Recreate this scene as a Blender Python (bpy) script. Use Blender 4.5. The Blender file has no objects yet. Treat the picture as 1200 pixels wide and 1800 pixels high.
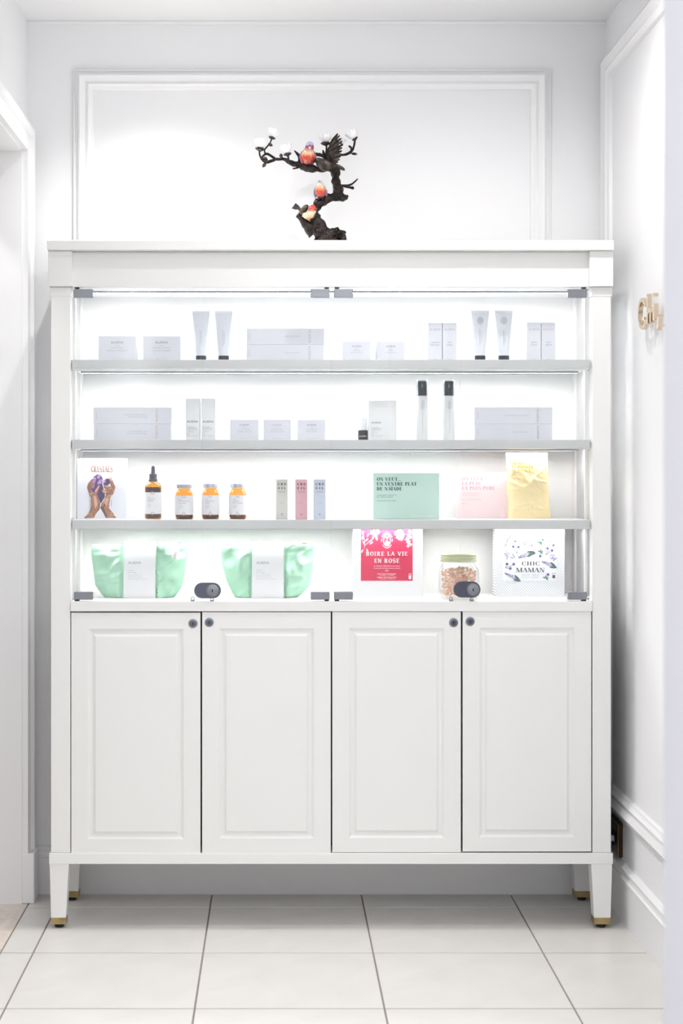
import bpy, bmesh, math, random
from mathutils import Vector, noise

# ---------------------------------------------------------------- camera, world, lights, exposure
scene = bpy.context.scene
S = 0.0017            # metres per photo pixel in the plane of the cabinet front (y = 0)
CX, CY = 484.0, 832.0 # vanishing point of the depth lines in the photograph
FPX = 2870.0
CAM_D = FPX * S       # distance of the camera from the cabinet front
CAM_H = 1.36

cam_data = bpy.data.cameras.new('camera')
cam = bpy.data.objects.new('camera', cam_data)
scene.collection.objects.link(cam)
cam.location = (0, -CAM_D, CAM_H)
cam.rotation_euler = (math.pi / 2, 0, 0)
cam_data.sensor_fit = 'HORIZONTAL'
cam_data.sensor_width = 24.0
cam_data.lens = FPX / 1200 * 24.0
cam_data.shift_x = (600 - CX) / 1200
cam_data.shift_y = -(900 - CY) / 1200
cam_data.clip_start = 0.05
cam_data.dof.use_dof = True
cam_data.dof.focus_distance = CAM_D + 0.06
cam_data.dof.aperture_fstop = 4.0
scene.camera = cam

world = bpy.data.worlds.new('world')
scene.world = world
world.use_nodes = True
world.node_tree.nodes['Background'].inputs[0].default_value = (0.96, 0.975, 1.0, 1)
world.node_tree.nodes['Background'].inputs[1].default_value = 3.0

def spot(name, loc, target, power, size, blend, radius, color=(1, 0.985, 0.96)):
    d = bpy.data.lights.new(name, 'SPOT')
    d.energy = power; d.spot_size = math.radians(size); d.spot_blend = blend
    d.shadow_soft_size = radius; d.color = color
    o = bpy.data.objects.new(name, d)
    scene.collection.objects.link(o)
    o.location = loc
    o.rotation_euler = (Vector(target) - Vector(loc)).to_track_quat('-Z', 'Y').to_euler()
    return o
# ceiling downlights of the room, followed by two unseen fill spots
spot('downlight_cabinet', (-0.38, -0.045, 2.80), (-0.37, -0.02, 0), 20, 116, 1.0, 0.012)
spot('downlight_cabinet_beam', (-0.38, -0.045, 2.80), (0.15, -0.55, 0), 42, 74, 1.0, 0.012)
spot('downlight_side', (0.62, -0.62, 2.80), (0.62, -0.62, 0), 20, 165, 0.8, 0.03)
spot('added_fill_centre', (0.20, -1.30, 2.80), (0.20, -1.30, 0), 6, 165, 0.8, 0.04)  # unseen spot added to fill the cabinet front
spot('added_fill_side_room', (-1.45, -0.55, 2.80), (-1.35, -0.3, 0), 16, 165, 0.8, 0.04)  # unseen spot added to brighten the doorway jamb
def panel(name, loc, sx, sy, power):
    d = bpy.data.lights.new(name, 'AREA'); d.shape = 'RECTANGLE'; d.size = sx; d.size_y = sy; d.energy = power; d.color = (0.97, 0.98, 1.0)
    o = bpy.data.objects.new(name, d); scene.collection.objects.link(o); o.location = loc
panel('added_fill_panel', (0.25, -4.7, 2.815), 1.2, 1.8, 27)  # unseen area lamp added behind the camera for frontal fill
d = bpy.data.lights.new('added_fill_point', 'POINT'); d.energy = 23; d.shadow_soft_size = 0.18; d.color = (0.98, 0.985, 1.0)  # unseen point lamp added to lift the ceiling and upper back wall
o = bpy.data.objects.new('added_fill_point', d); scene.collection.objects.link(o); o.location = (0.42, -3.95, 2.58)
LED = 37.0

vs = scene.view_settings
vs.view_transform = 'Standard'; vs.look = 'None'; vs.gamma = 1.0
vs.use_curve_mapping = False
vs.exposure = 0.72

# ---------------------------------------------------------------- helpers
COL = scene.collection
WL = {}
def R(y): return (CAM_D + y) / CAM_D
def X(px, y=0.0): return (px - CX) * S * R(y)
def Z(py, y=0.0): return CAM_H - (py - CY) * S * R(y)
def lin(c):
    out = []
    for v in c:
        v /= 255.0
        out.append(v / 12.92 if v <= 0.04045 else ((v + 0.055) / 1.055) ** 2.4)
    return (out[0], out[1], out[2], 1.0)

def mat(name, rgb, rough=0.5, metal=0.0, bump=0.0, bscale=60.0, vary=0.0, vscale=6.0, spec=0.5, coat=0.0, rgb2=None, distort=0.0):
    m = bpy.data.materials.new(name); m.use_nodes = True
    nt = m.node_tree; b = nt.nodes['Principled BSDF']
    c = lin(rgb)
    b.inputs['Base Color'].default_value = c
    b.inputs['Roughness'].default_value = rough
    b.inputs['Metallic'].default_value = metal
    b.inputs['Specular IOR Level'].default_value = spec
    b.inputs['Coat Weight'].default_value = coat
    tc = nt.nodes.new('ShaderNodeTexCoord')
    if vary or rgb2:
        n = nt.nodes.new('ShaderNodeTexNoise'); n.inputs['Scale'].default_value = vscale
        n.inputs['Detail'].default_value = 6; n.inputs['Distortion'].default_value = distort
        nt.links.new(tc.outputs['Object'], n.inputs['Vector'])
        r = nt.nodes.new('ShaderNodeValToRGB')
        r.color_ramp.elements[0].position = 0.35; r.color_ramp.elements[1].position = 0.65
        c2 = lin(rgb2) if rgb2 else tuple(v * (1 - vary) for v in c[:3]) + (1,)
        r.color_ramp.elements[0].color = c2; r.color_ramp.elements[1].color = c
        nt.links.new(n.outputs['Fac'], r.inputs['Fac'])
        nt.links.new(r.outputs['Color'], b.inputs['Base Color'])
    if bump:
        n2 = nt.nodes.new('ShaderNodeTexNoise'); n2.inputs['Scale'].default_value = bscale
        n2.inputs['Detail'].default_value = 4
        nt.links.new(tc.outputs['Object'], n2.inputs['Vector'])
        bp = nt.nodes.new('ShaderNodeBump'); bp.inputs['Strength'].default_value = bump
        bp.inputs['Distance'].default_value = 0.004
        nt.links.new(n2.outputs['Fac'], bp.inputs['Height'])
        nt.links.new(bp.outputs['Normal'], b.inputs['Normal'])
    return m

def thin_glass(name, tint=(255, 255, 255), ior=1.45, gloss=(1, 1, 1, 1), rough=0.0):
    m = bpy.data.materials.new(name); m.use_nodes = True
    nt = m.node_tree; nt.nodes.clear()
    out = nt.nodes.new('ShaderNodeOutputMaterial')
    tr = nt.nodes.new('ShaderNodeBsdfTransparent'); tr.inputs[0].default_value = lin(tint)
    gl = nt.nodes.new('ShaderNodeBsdfGlossy'); gl.inputs['Roughness'].default_value = rough
    gl.inputs['Color'].default_value = gloss
    lw = nt.nodes.new('ShaderNodeLayerWeight'); lw.inputs['Blend'].default_value = 0.5
    pw = nt.nodes.new('ShaderNodeMath'); pw.operation = 'POWER'; pw.inputs[1].default_value = 3.0
    f0 = ((ior - 1) / (ior + 1)) ** 2
    ma = nt.nodes.new('ShaderNodeMath'); ma.operation = 'MULTIPLY_ADD'
    ma.inputs[1].default_value = 1 - f0; ma.inputs[2].default_value = f0
    mx = nt.nodes.new('ShaderNodeMixShader')
    nt.links.new(lw.outputs['Facing'], pw.inputs[0]); nt.links.new(pw.outputs[0], ma.inputs[0])
    nt.links.new(ma.outputs[0], mx.inputs[0]); nt.links.new(tr.outputs[0], mx.inputs[1]); nt.links.new(gl.outputs[0], mx.inputs[2])
    nt.links.new(mx.outputs[0], out.inputs[0])
    return m

def emission(name, strength, rgb=(1, 1, 1)):
    m = bpy.data.materials.new(name); m.use_nodes = True
    nt = m.node_tree; nt.nodes.clear()
    out = nt.nodes.new('ShaderNodeOutputMaterial'); e = nt.nodes.new('ShaderNodeEmission')
    e.inputs[0].default_value = (*rgb, 1); e.inputs[1].default_value = strength
    nt.links.new(e.outputs[0], out.inputs[0])
    return m

def dots_print(name, base, dot, scale, size):
    """white paper printed with a small staggered dot pattern"""
    m = mat(name, base, 0.6)
    nt = m.node_tree; b = nt.nodes['Principled BSDF']
    tc = nt.nodes.new('ShaderNodeTexCoord'); mp = nt.nodes.new('ShaderNodeMapping')
    sp = nt.nodes.new('ShaderNodeSeparateXYZ'); cb = nt.nodes.new('ShaderNodeCombineXYZ')
    nt.links.new(tc.outputs['Object'], sp.inputs[0])
    nt.links.new(sp.outputs['X'], cb.inputs['X']); nt.links.new(sp.outputs['Z'], cb.inputs['Y'])
    mp.inputs['Rotation'].default_value = (0, 0, math.radians(45))
    nt.links.new(cb.outputs[0], mp.inputs['Vector'])
    v = nt.nodes.new('ShaderNodeTexVoronoi'); v.voronoi_dimensions = '2D'
    v.inputs['Scale'].default_value = scale; v.inputs['Randomness'].default_value = 0.0
    nt.links.new(mp.outputs[0], v.inputs['Vector'])
    lt = nt.nodes.new('ShaderNodeMath'); lt.operation = 'LESS_THAN'; lt.inputs[1].default_value = size
    nt.links.new(v.outputs['Distance'], lt.inputs[0])
    mx = nt.nodes.new('ShaderNodeMixRGB'); mx.inputs[1].default_value = lin(base); mx.inputs[2].default_value = lin(dot)
    nt.links.new(lt.outputs[0], mx.inputs[0]); nt.links.new(mx.outputs[0], b.inputs['Base Color'])
    return m

def banded(name, stops, rough=0.15, axis='Z', wobble=0.25, coat=0.6, scale=22):
    """glaze bands following the piece's own height (generated coordinates)"""
    m = mat(name, (200, 200, 200), rough, coat=coat)
    nt = m.node_tree; b = nt.nodes['Principled BSDF']
    tc = nt.nodes.new('ShaderNodeTexCoord'); sp = nt.nodes.new('ShaderNodeSeparateXYZ')
    nt.links.new(tc.outputs['Generated'], sp.inputs[0])
    n = nt.nodes.new('ShaderNodeTexNoise'); n.inputs['Scale'].default_value = scale * 0.3
    nt.links.new(tc.outputs['Generated'], n.inputs['Vector'])
    a = nt.nodes.new('ShaderNodeMath'); a.operation = 'MULTIPLY_ADD'
    a.inputs[1].default_value = wobble; 
    s2 = nt.nodes.new('ShaderNodeMath'); s2.operation = 'SUBTRACT'; s2.inputs[1].default_value = wobble * 0.5
    nt.links.new(n.outputs['Fac'], a.inputs[0]); nt.links.new(sp.outputs[axis], a.inputs[2])
    nt.links.new(a.outputs[0], s2.inputs[0])
    r = nt.nodes.new('ShaderNodeValToRGB')
    cr = r.color_ramp
    while len(cr.elements) < len(stops): cr.elements.new(0.5)
    for e, (p, c) in zip(cr.elements, stops):
        e.position = p; e.color = lin(c)
    nt.links.new(s2.outputs[0], r.inputs['Fac']); nt.links.new(r.outputs['Color'], b.inputs['Base Color'])
    return m

class G:
    """collects geometry in world space"""
    def __init__(s): s.V = []; s.F = []
    def add(s, V, F):
        n = len(s.V); s.V += [tuple(v) for v in V]; s.F += [tuple(i + n for i in f) for f in F]; return s
    def box(s, x0, x1, y0, y1, z0, z1, b=0.0):
        if x1 < x0: x0, x1 = x1, x0
        bm = bmesh.new(); bmesh.ops.create_cube(bm, size=1)
        for v in bm.verts:
            v.co = Vector(((x0 + x1) / 2 + v.co.x * (x1 - x0), (y0 + y1) / 2 + v.co.y * (y1 - y0), (z0 + z1) / 2 + v.co.z * (z1 - z0)))
        if b > 0:
            bmesh.ops.bevel(bm, geom=list(bm.edges), offset=b, segments=1 if b < 0.0015 else 2, affect='EDGES', profile=0.5)
        bm.verts.index_update()
        s.add([v.co[:] for v in bm.verts], [[v.index for v in f.verts] for f in bm.faces]); bm.free(); return s
    def lathe(s, cx, cy, prof, n=32, sq=2.0, dirz=True, ang0=0.0):
        """profile of (radius, z); sq>2 squares the section"""
        V = []; F = []
        for r, z in prof:
            for k in range(n):
                a = 2 * math.pi * k / n + ang0
                c, si = math.cos(a), math.sin(a)
                q = (abs(c) ** sq + abs(si) ** sq) ** (-1.0 / sq)
                V.append((cx + r * q * c, cy + r * q * si, z))
        m = len(prof)
        for i in range(m - 1):
            for k in range(n):
                k2 = (k + 1) % n
                F.append((i * n + k, i * n + k2, (i + 1) * n + k2, (i + 1) * n + k))
        if prof[0][0] > 1e-6: F.append(tuple(reversed(range(n))))
        if prof[-1][0] > 1e-6: F.append(tuple((m - 1) * n + k for k in range(n)))
        return s.add(V, F)
    def lathe_y(s, cx, cz, prof, n=28):
        """profile of (radius, y) turned about a depth axis; first point is the front"""
        V = []; F = []
        for r, y in prof:
            for k in range(n):
                a = 2 * math.pi * k / n
                V.append((cx + r * math.cos(a), y, cz + r * math.sin(a)))
        m = len(prof)
        for i in range(m - 1):
            for k in range(n):
                k2 = (k + 1) % n
                F.append((i * n + k, (i + 1) * n + k, (i + 1) * n + k2, i * n + k2))
        F.append(tuple(range(n))); F.append(tuple((m - 1) * n + k for k in reversed(range(n))))
        return s.add(V, F)
    def poly(s, pts, y):
        """flat face in a plane facing the room, pts (x, z)"""
        a = sum(p[0] * q[1] - q[0] * p[1] for p, q in zip(pts, pts[1:] + pts[:1]))
        if a < 0: pts = pts[::-1]
        return s.add([(x, y, z) for x, z in pts], [tuple(range(len(pts)))])
    def slab(s, pts, y0, y1):
        a = sum(p[0] * q[1] - q[0] * p[1] for p, q in zip(pts, pts[1:] + pts[:1]))
        if a < 0: pts = pts[::-1]
        n = len(pts)
        V = [(x, y0, z) for x, z in pts] + [(x, y1, z) for x, z in pts]
        F = [tuple(range(n)), tuple(reversed(range(n, 2 * n)))]
        for i in range(n):
            j = (i + 1) % n; F.append((i, n + i, n + j, j))
        return s.add(V, F)
    def disc(s, x, z, rx, y, rz=None, n=12, rot=0.0):
        rz = rz or rx
        p = []
        for k in range(n):
            a = 2 * math.pi * k / n
            u, v = rx * math.cos(a), rz * math.sin(a)
            p.append((x + u * math.cos(rot) - v * math.sin(rot), z + u * math.sin(rot) + v * math.cos(rot)))
        return s.poly(p, y)
    def stroke(s, pts, w, y):
        for (x0, z0), (x1, z1) in zip(pts, pts[1:]):
            d = math.hypot(x1 - x0, z1 - z0) or 1e-9
            nx, nz = -(z1 - z0) / d * w / 2, (x1 - x0) / d * w / 2
            s.poly([(x0 - nx, z0 - nz), (x1 - nx, z1 - nz), (x1 + nx, z1 + nz), (x0 + nx, z0 + nz)], y)
        return s
    def tube(s, pts, radii, n=10, rough=0.0, freq=60.0, flat=1.0, caps=True, sub=1):
        P = [Vector(p) for p in pts]; Rr = list(radii)
        if sub > 1:
            Q = []; Q2 = []
            m = len(P)
            for i in range(m - 1):
                p0, p1, p2, p3 = P[max(i - 1, 0)], P[i], P[i + 1], P[min(i + 2, m - 1)]
                for k in range(sub):
                    t = k / sub
                    Q.append(0.5 * ((2 * p1) + (p2 - p0) * t + (2 * p0 - 5 * p1 + 4 * p2 - p3) * t * t + (3 * p1 - p0 - 3 * p2 + p3) * t ** 3))
                    Q2.append(Rr[i] * (1 - t) + Rr[i + 1] * t)
            Q.append(P[-1]); Q2.append(Rr[-1]); P, Rr = Q, Q2
        V = []; F = []; m = len(P); up = Vector((0.13, 1, 0.07)).normalized()
        for i in range(m):
            t = (P[min(i + 1, m - 1)] - P[max(i - 1, 0)]).normalized()
            a = up - t * up.dot(t)
            if a.length < 1e-4: a = Vector((1, 0, 0)) - t * t.x
            a.normalize(); b = t.cross(a)
            up = a
            for k in range(n):
                an = 2 * math.pi * k / n
                d = a * math.cos(an) * flat + b * math.sin(an)
                p = P[i] + d * Rr[i]
                if rough: p = p + d * Rr[i] * rough * noise.noise(p * freq) 
                V.append(p[:])
        for i in range(m - 1):
            for k in range(n):
                k2 = (k + 1) % n
                F.append((i * n + k, i * n + k2, (i + 1) * n + k2, (i + 1) * n + k))
        if caps:
            F.append(tuple(reversed(range(n)))); F.append(tuple((m - 1) * n + k for k in range(n)))
        return s.add(V, F)
    def ball(s, c, rx, ry, rz, n=14, m=9):
        prof = []
        V = []; F = []
        for i in range(m + 1):
            th = math.pi * i / m
            for k in range(n):
                a = 2 * math.pi * k / n
                V.append((c[0] + rx * math.sin(th) * math.cos(a), c[1] + ry * math.sin(th) * math.sin(a), c[2] - rz * math.cos(th)))
        for i in range(m):
            for k in range(n):
                k2 = (k + 1) % n
                F.append((i * n + k, i * n + k2, (i + 1) * n + k2, (i + 1) * n + k))
        return s.add(V, F)

def make(name, g, m, parent=None, origin=None, smooth=None, **props):
    """one mesh object from world-space geometry"""
    o0 = WL[parent.name] if parent else Vector(origin or (0, 0, 0))
    me = bpy.data.meshes.new(name)
    me.from_pydata([(v[0] - o0.x, v[1] - o0.y, v[2] - o0.z) for v in g.V], [], g.F)
    me.materials.append(m)
    if smooth:
        me.polygons.foreach_set('use_smooth', [True] * len(me.polygons))
        me.set_sharp_from_angle(angle=math.radians(smooth))
    me.update()
    o = bpy.data.objects.new(name, me); COL.objects.link(o)
    if parent: o.parent = parent
    else: o.location = o0
    WL[o.name] = o0
    for k, v in props.items(): o[k] = v
    if parent and (name.startswith('printed_') or name in ('lettering', 'marble_vein')): o['kind'] = 'stuff'   # fine print, too small to pick apart
    return o

def thing(name, loc, label, category, group=None):
    o = bpy.data.objects.new(name, None); COL.objects.link(o)
    o.location = loc; WL[o.name] = Vector(loc)
    o.empty_display_size = 0.05
    o['label'] = label; o['category'] = category
    if group: o['group'] = group
    return o
def structure(name, g, m, parent=None, smooth=None):
    o = make(name, g, m, parent, smooth=smooth)
    if not parent: o['kind'] = 'structure'
    return o

# ---- lettering: the built-in sans font turned into flat faces, and a drawn high-contrast serif
_tcache = {}
def sans(txt, spacing=1.0):
    key = (txt, spacing)
    if key not in _tcache:
        c = bpy.data.curves.new('t', 'FONT'); c.body = txt; c.resolution_u = 2; c.space_character = spacing
        o = bpy.data.objects.new('t', c); COL.objects.link(o)
        dg = bpy.context.evaluated_depsgraph_get(); dg.update()
        me = bpy.data.meshes.new_from_object(o.evaluated_get(dg))
        V = [(v.co.x, v.co.y) for v in me.vertices]; F = [tuple(p.vertices) for p in me.polygons]
        bpy.data.objects.remove(o); bpy.data.curves.remove(c); bpy.data.meshes.remove(me)
        xs = [v[0] for v in V] or [0]
        _tcache[key] = (V, F, min(xs), max(xs))
    return _tcache[key]
def write(g, txt, x, z, h, y, align='C', width=None, spacing=1.0, turn=0, shear=0.0):
    """txt with cap height h; baseline z; turn=90 reads downwards"""
    V, F, a, b = sans(txt, spacing)
    k = h / 0.70
    kx = k if width is None else width / max(b - a, 1e-6)
    off = {'C': (a + b) / 2, 'L': a, 'R': b}[align]
    out = []
    for vx, vz in V:
        u, w = (vx - off) * kx + shear * vz * k, vz * k
        if turn == 90: u, w = w, -u
        out.append((x + u, y, z + w))
    g.add(out, F)

def serif_glyph(ch, T, t):
    """list of quads in a unit-cap-height box and the width of the letter"""
    Q = []
    def rect(x0, y0, x1, y1): Q.append([(x0, y0), (x1, y0), (x1, y1), (x0, y1)])
    def serif(x, w, y): rect(x - w / 2, y, x + w / 2, y + t)
    def stem(x, top=True, bot=True, w=T):
        rect(x - w / 2, 0, x + w / 2, 1)
        sw = w + 0.16
        if bot: serif(x, sw, 0)
        if top: serif(x, sw, 1 - t)
    def diag(x0, y0, x1, y1, w): Q.append([(x0 - w / 2, y0), (x0 + w / 2, y0), (x1 + w / 2, y1), (x1 - w / 2, y1)])
    def arc(cx, cy, rx, ry, a0, a1, n=10):
        pr = None
        for i in range(n + 1):
            a = math.radians(a0 + (a1 - a0) * i / n)
            c, s_ = math.cos(a), math.sin(a)
            o = (cx + rx * c, cy + ry * s_); q = (cx + (rx - T) * c, cy + (ry - t) * s_)
            if pr: Q.append([pr[0], o, q, pr[1]])
            pr = (o, q)
    w = 0.7
    if ch == 'I': stem(0.17); w = 0.34
    elif ch == 'L': stem(0.17); rect(0.17, 0, 0.6, t); rect(0.6 - t, 0, 0.6, 0.26); w = 0.62
    elif ch == 'E':
        stem(0.17); rect(0.17, 0, 0.6, t); rect(0.17, 1 - t, 0.58, 1); rect(0.17, 0.5 - t / 2, 0.45, 0.5 + t / 2)
        rect(0.6 - t, 0, 0.6, 0.26); rect(0.58 - t, 0.76, 0.58, 1); rect(0.45 - t, 0.38, 0.45, 0.62); w = 0.64
    elif ch == 'T': stem(0.33, top=False); rect(0, 1 - t, 0.66, 1); rect(0, 0.76, t, 1); rect(0.66 - t, 0.76, 0.66, 1); w = 0.66
    elif ch == 'H': stem(0.17); stem(0.62); rect(0.17, 0.5 - t / 2, 0.62, 0.5 + t / 2); w = 0.8
    elif ch == 'N':
        stem(0.1, w=t * 1.2); rect(0.62 - t * 0.6, 0, 0.62 + t * 0.6, 1); serif(0.62, 0.22, 1 - t); diag(0.13, 1, 0.6, 0, T); w = 0.74
    elif ch == 'M':
        stem(0.1, w=t * 1.2); stem(0.78); diag(0.15, 1, 0.44, 0, T); diag(0.44, 0, 0.76, 1, t * 1.3); w = 0.92
    elif ch == 'A':
        diag(0.06, 0, 0.38, 1, t * 1.3); diag(0.62, 0, 0.36, 1, T); rect(0.16, 0.3, 0.54, 0.3 + t); serif(0.07, 0.2, 0); serif(0.62, 0.3, 0); w = 0.74
    elif ch == 'V': diag(0.37, 0, 0.1, 1, T); diag(0.36, 0, 0.65, 1, t * 1.3); serif(0.1, 0.3, 1 - t); serif(0.65, 0.2, 1 - t); w = 0.74
    elif ch == 'Y': diag(0.33, 0.45, 0.1, 1, T); diag(0.33, 0.45, 0.6, 1, t * 1.3); rect(0.33 - T / 2, 0, 0.33 + T / 2, 0.47); serif(0.33, T + 0.16, 0); serif(0.1, 0.3, 1 - t); serif(0.6, 0.2, 1 - t); w = 0.68
    elif ch == 'U':
        rect(0.17 - T / 2, 0.3, 0.17 + T / 2, 1); serif(0.17, T + 0.16, 1 - t); rect(0.6 - t * 0.6, 0.3, 0.6 + t * 0.6, 1); serif(0.6, 0.2, 1 - t)
        xl, xr = 0.17 - T / 2, 0.6 + t * 0.6; xm, rr_ = (xl + xr) / 2, (xr - xl) / 2; pr = None
        for i in range(13):
            f = i / 12; an = math.pi * (1 + f); th = T + (t * 1.2 - T) * f
            o_ = (xm + rr_ * math.cos(an), 0.3 + 0.31 * math.sin(an)); q_ = (xm + (rr_ - th) * math.cos(an), 0.3 + (0.31 - t * 1.3) * math.sin(an))
            if pr: Q.append([pr[0], o_, q_, pr[1]])
            pr = (o_, q_)
        w = 0.72
    elif ch == 'O': arc(0.38, 0.5, 0.38, 0.51, 0, 360, 24); w = 0.76
    elif ch == 'C': arc(0.38, 0.5, 0.38, 0.51, 48, 312, 20); rect(0.62 - t, 0.7, 0.64, 0.98); rect(0.62 - t, 0.04, 0.64, 0.26); w = 0.68
    elif ch == 'D': stem(0.17, False, False); rect(0.02, 0, 0.35, t); rect(0.02, 1 - t, 0.35, 1); arc(0.33, 0.5, 0.38, 0.5, -90, 90, 14); w = 0.74
    elif ch in 'PBR':
        stem(0.17, True, True); rect(0.17, 1 - t, 0.34, 1); rect(0.17, 0.48, 0.34, 0.48 + t); arc(0.33, 0.74, 0.29, 0.26, -90, 90, 12); w = 0.64
        if ch == 'B': rect(0.17, 0, 0.34, t); arc(0.34, 0.26, 0.32, 0.26, -90, 90, 12); w = 0.68
        if ch == 'R': diag(0.62, 0, 0.4, 0.5, T); serif(0.64, 0.22, 0); w = 0.74
    elif ch == 'S':
        def pt(u):
            if u < 0.5:
                a = math.radians(40 + 230 * u / 0.5); return (0.3 + 0.25 * math.cos(a), 0.75 + 0.245 * math.sin(a))
            a = math.radians(90 - 230 * (u - 0.5) / 0.5); return (0.3 + 0.28 * math.cos(a), 0.255 + 0.25 * math.sin(a))
        n = 24; pr = None
        for i in range(n + 1):
            u = i / n; x, y = pt(u); x2, y2 = pt(min(u + 0.01, 1)); x1, y1 = pt(max(u - 0.01, 0))
            d = math.hypot(x2 - x1, y2 - y1) or 1; ww = t / 2 + (T - t) / 2 * (1 - min(1, abs(u - 0.5) / 0.33)) * 0.95 + 0.01
            nx, ny = -(y2 - y1) / d * ww, (x2 - x1) / d * ww
            c = ((x + nx, y + ny), (x - nx, y - ny))
            if pr: Q.append([pr[0], c[0], c[1], pr[1]])
            pr = c
        rect(0.5, 0.72, 0.5 + t, 0.96); rect(0.06, 0.04, 0.06 + t, 0.3); w = 0.62
    elif ch == '.': rect(0.05, 0, 0.2, 0.15); w = 0.22
    elif ch == ' ': w = 0.34
    return Q, w
def write_serif(g, txt, x, z, h, y, align='L', T=0.2, t=0.05, gap=0.06, width=None):
    items = []; pen = 0.0
    for ch in txt:
        base = 'I' if ch == 'Ï' else ch
        Q, w = serif_glyph(base, T, t)
        for q in Q: items.append([(p[0] + pen, p[1]) for p in q])
        if ch == 'Ï':
            for dx in (0.07, 0.27): items.append([(pen + dx - 0.07, 1.1), (pen + dx + 0.07, 1.1), (pen + dx + 0.07, 1.25), (pen + dx - 0.07, 1.25)])
        pen += w + gap
    pen -= gap
    k = width / pen if width else h
    off = {'L': 0, 'C': pen / 2, 'R': pen}[align]
    for q in items: g.poly([(x + (u - off) * k, z + v * h) for u, v in q], y)

def frame_rings(g, plane, u0, u1, v0, v1, prof, base_h, open_bottom=False):
    """mitred moulding: prof (inset, height) rings of a rectangle; plane maps (u, v, h) to the world"""
    V = []; F = []
    for off, h in prof:
        b = v0 if open_bottom else v0 + off
        for u, v in ((u0 + off, b), (u0 + off, v1 - off), (u1 - off, v1 - off), (u1 - off, b)):
            V.append(plane(u, v, base_h + h))
    n = len(prof)
    for i in range(n - 1):
        for k in range(3 if open_bottom else 4):
            k2 = (k + 1) % 4
            F.append((i * 4 + k, i * 4 + k2, (i + 1) * 4 + k2, (i + 1) * 4 + k))
    return g.add(V, F)

# ---------------------------------------------------------------- materials of the room and cabinet
M_WALL = mat('wall_paint', (244, 244, 246), 0.75, bump=0.06, bscale=220)
M_TRIM = mat('trim_paint', (246, 246, 247), 0.45)
M_CEIL = mat('ceiling_paint', (246, 246, 247), 0.8)
M_CAB = mat('cabinet_lacquer', (242, 242, 240), 0.38, bump=0.02, bscale=300)
M_INNER = mat('cabinet_interior_white', (251, 251, 251), 0.5)
M_SHELF = mat('shelf_laminate', (203, 206, 206), 0.4)
M_TILE = mat('floor_tile', (224, 222, 219), 0.38, bump=0.03, bscale=40, rgb2=(217, 214, 210), vscale=3.0, distort=1.5)
M_GROUT = mat('grout', (150, 143, 135), 0.9)
M_MARBLE = mat('beige_marble', (231, 222, 213), 0.3, rgb2=(218, 203, 190), vscale=7.0, distort=2.5)
M_VEIN = mat('marble_vein', (176, 150, 128), 0.4)
M_GLASS = thin_glass('clear_glass', (255, 255, 255))
M_LED = emission('led_diffuser', LED, (1.0, 0.99, 0.97))
M_OPAL = bpy.data.materials.new('opal_panel'); M_OPAL.use_nodes = True
_n = M_OPAL.node_tree; _n.nodes.clear()
_o = _n.nodes.new('ShaderNodeOutputMaterial'); _d = _n.nodes.new('ShaderNodeBsdfDiffuse'); _t = _n.nodes.new('ShaderNodeBsdfTranslucent'); _m = _n.nodes.new('ShaderNodeMixShader')
_d.inputs[0].default_value = (0.95, 0.95, 0.95, 1); _t.inputs[0].default_value = (0.95, 0.95, 0.95, 1); _m.inputs[0].default_value = 0.5
_n.links.new(_d.outputs[0], _m.inputs[1]); _n.links.new(_t.outputs[0], _m.inputs[2]); _p = _n.nodes.new('ShaderNodeBsdfTransparent'); _q = _n.nodes.new('ShaderNodeMixShader'); _q.inputs[0].default_value = 0.5
_n.links.new(_m.outputs[0], _q.inputs[1]); _n.links.new(_p.outputs[0], _q.inputs[2]); _n.links.new(_q.outputs[0], _o.inputs[0])
M_CHROME = mat('satin_chrome', (140, 142, 148), 0.42, 0.8)
M_STEEL = mat('dark_steel', (98, 101, 114), 0.32, 0.9)
M_BLACK = mat('black_rubber', (18, 18, 20), 0.5)
M_BRASS = mat('brushed_brass', (180, 160, 116), 0.35, 1.0, rgb2=(152, 132, 90), vscale=30)
M_DARK = mat('keyhole_black', (14, 14, 18), 0.6)

XL, XR, YB, ZC = -0.802, 1.070, 0.41, 2.825      # left wall, right wall, back wall, ceiling
YF = -8.2                                        # unseen far end of the room behind the camera, closed by wall_front

# floor: a grout bed with laid tiles
floor = structure('floor', G().box(-2.3, 1.4, YF, YB, -0.05, -0.004), M_GROUT)
XT = -0.780
gx = [XT] + [-0.687 + 0.482 * k for k in range(5)]
gx[-1] = XR
gy = [YB] + [0.234 - 0.482 * k for k in range(18)]
hw = 0.0024
tile_meshes = {}
for i in range(len(gx) - 1):
    for j in range(len(gy) - 1):
        x0, x1, y1, y0 = gx[i] + hw, gx[i + 1] - hw, gy[j] - hw * 1.5, gy[j + 1] + hw * 1.5
        if i == len(gx) - 2: x1 = XR - 0.001
        if j == 0: y1 = YB - 0.001
        key = (round(x1 - x0, 4), round(y1 - y0, 4))
        if key not in tile_meshes:
            g = G().box(-key[0] / 2, key[0] / 2, -key[1] / 2, key[1] / 2, -0.010, 0.0, 0.0008)
            me = bpy.data.meshes.new('tile'); me.from_pydata(g.V, [], g.F); me.materials.append(M_TILE); tile_meshes[key] = me
        o = bpy.data.objects.new('tile', tile_meshes[key]); COL.objects.link(o)
        o.parent = floor; o.location = ((x0 + x1) / 2, (y0 + y1) / 2, 0.0)
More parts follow.
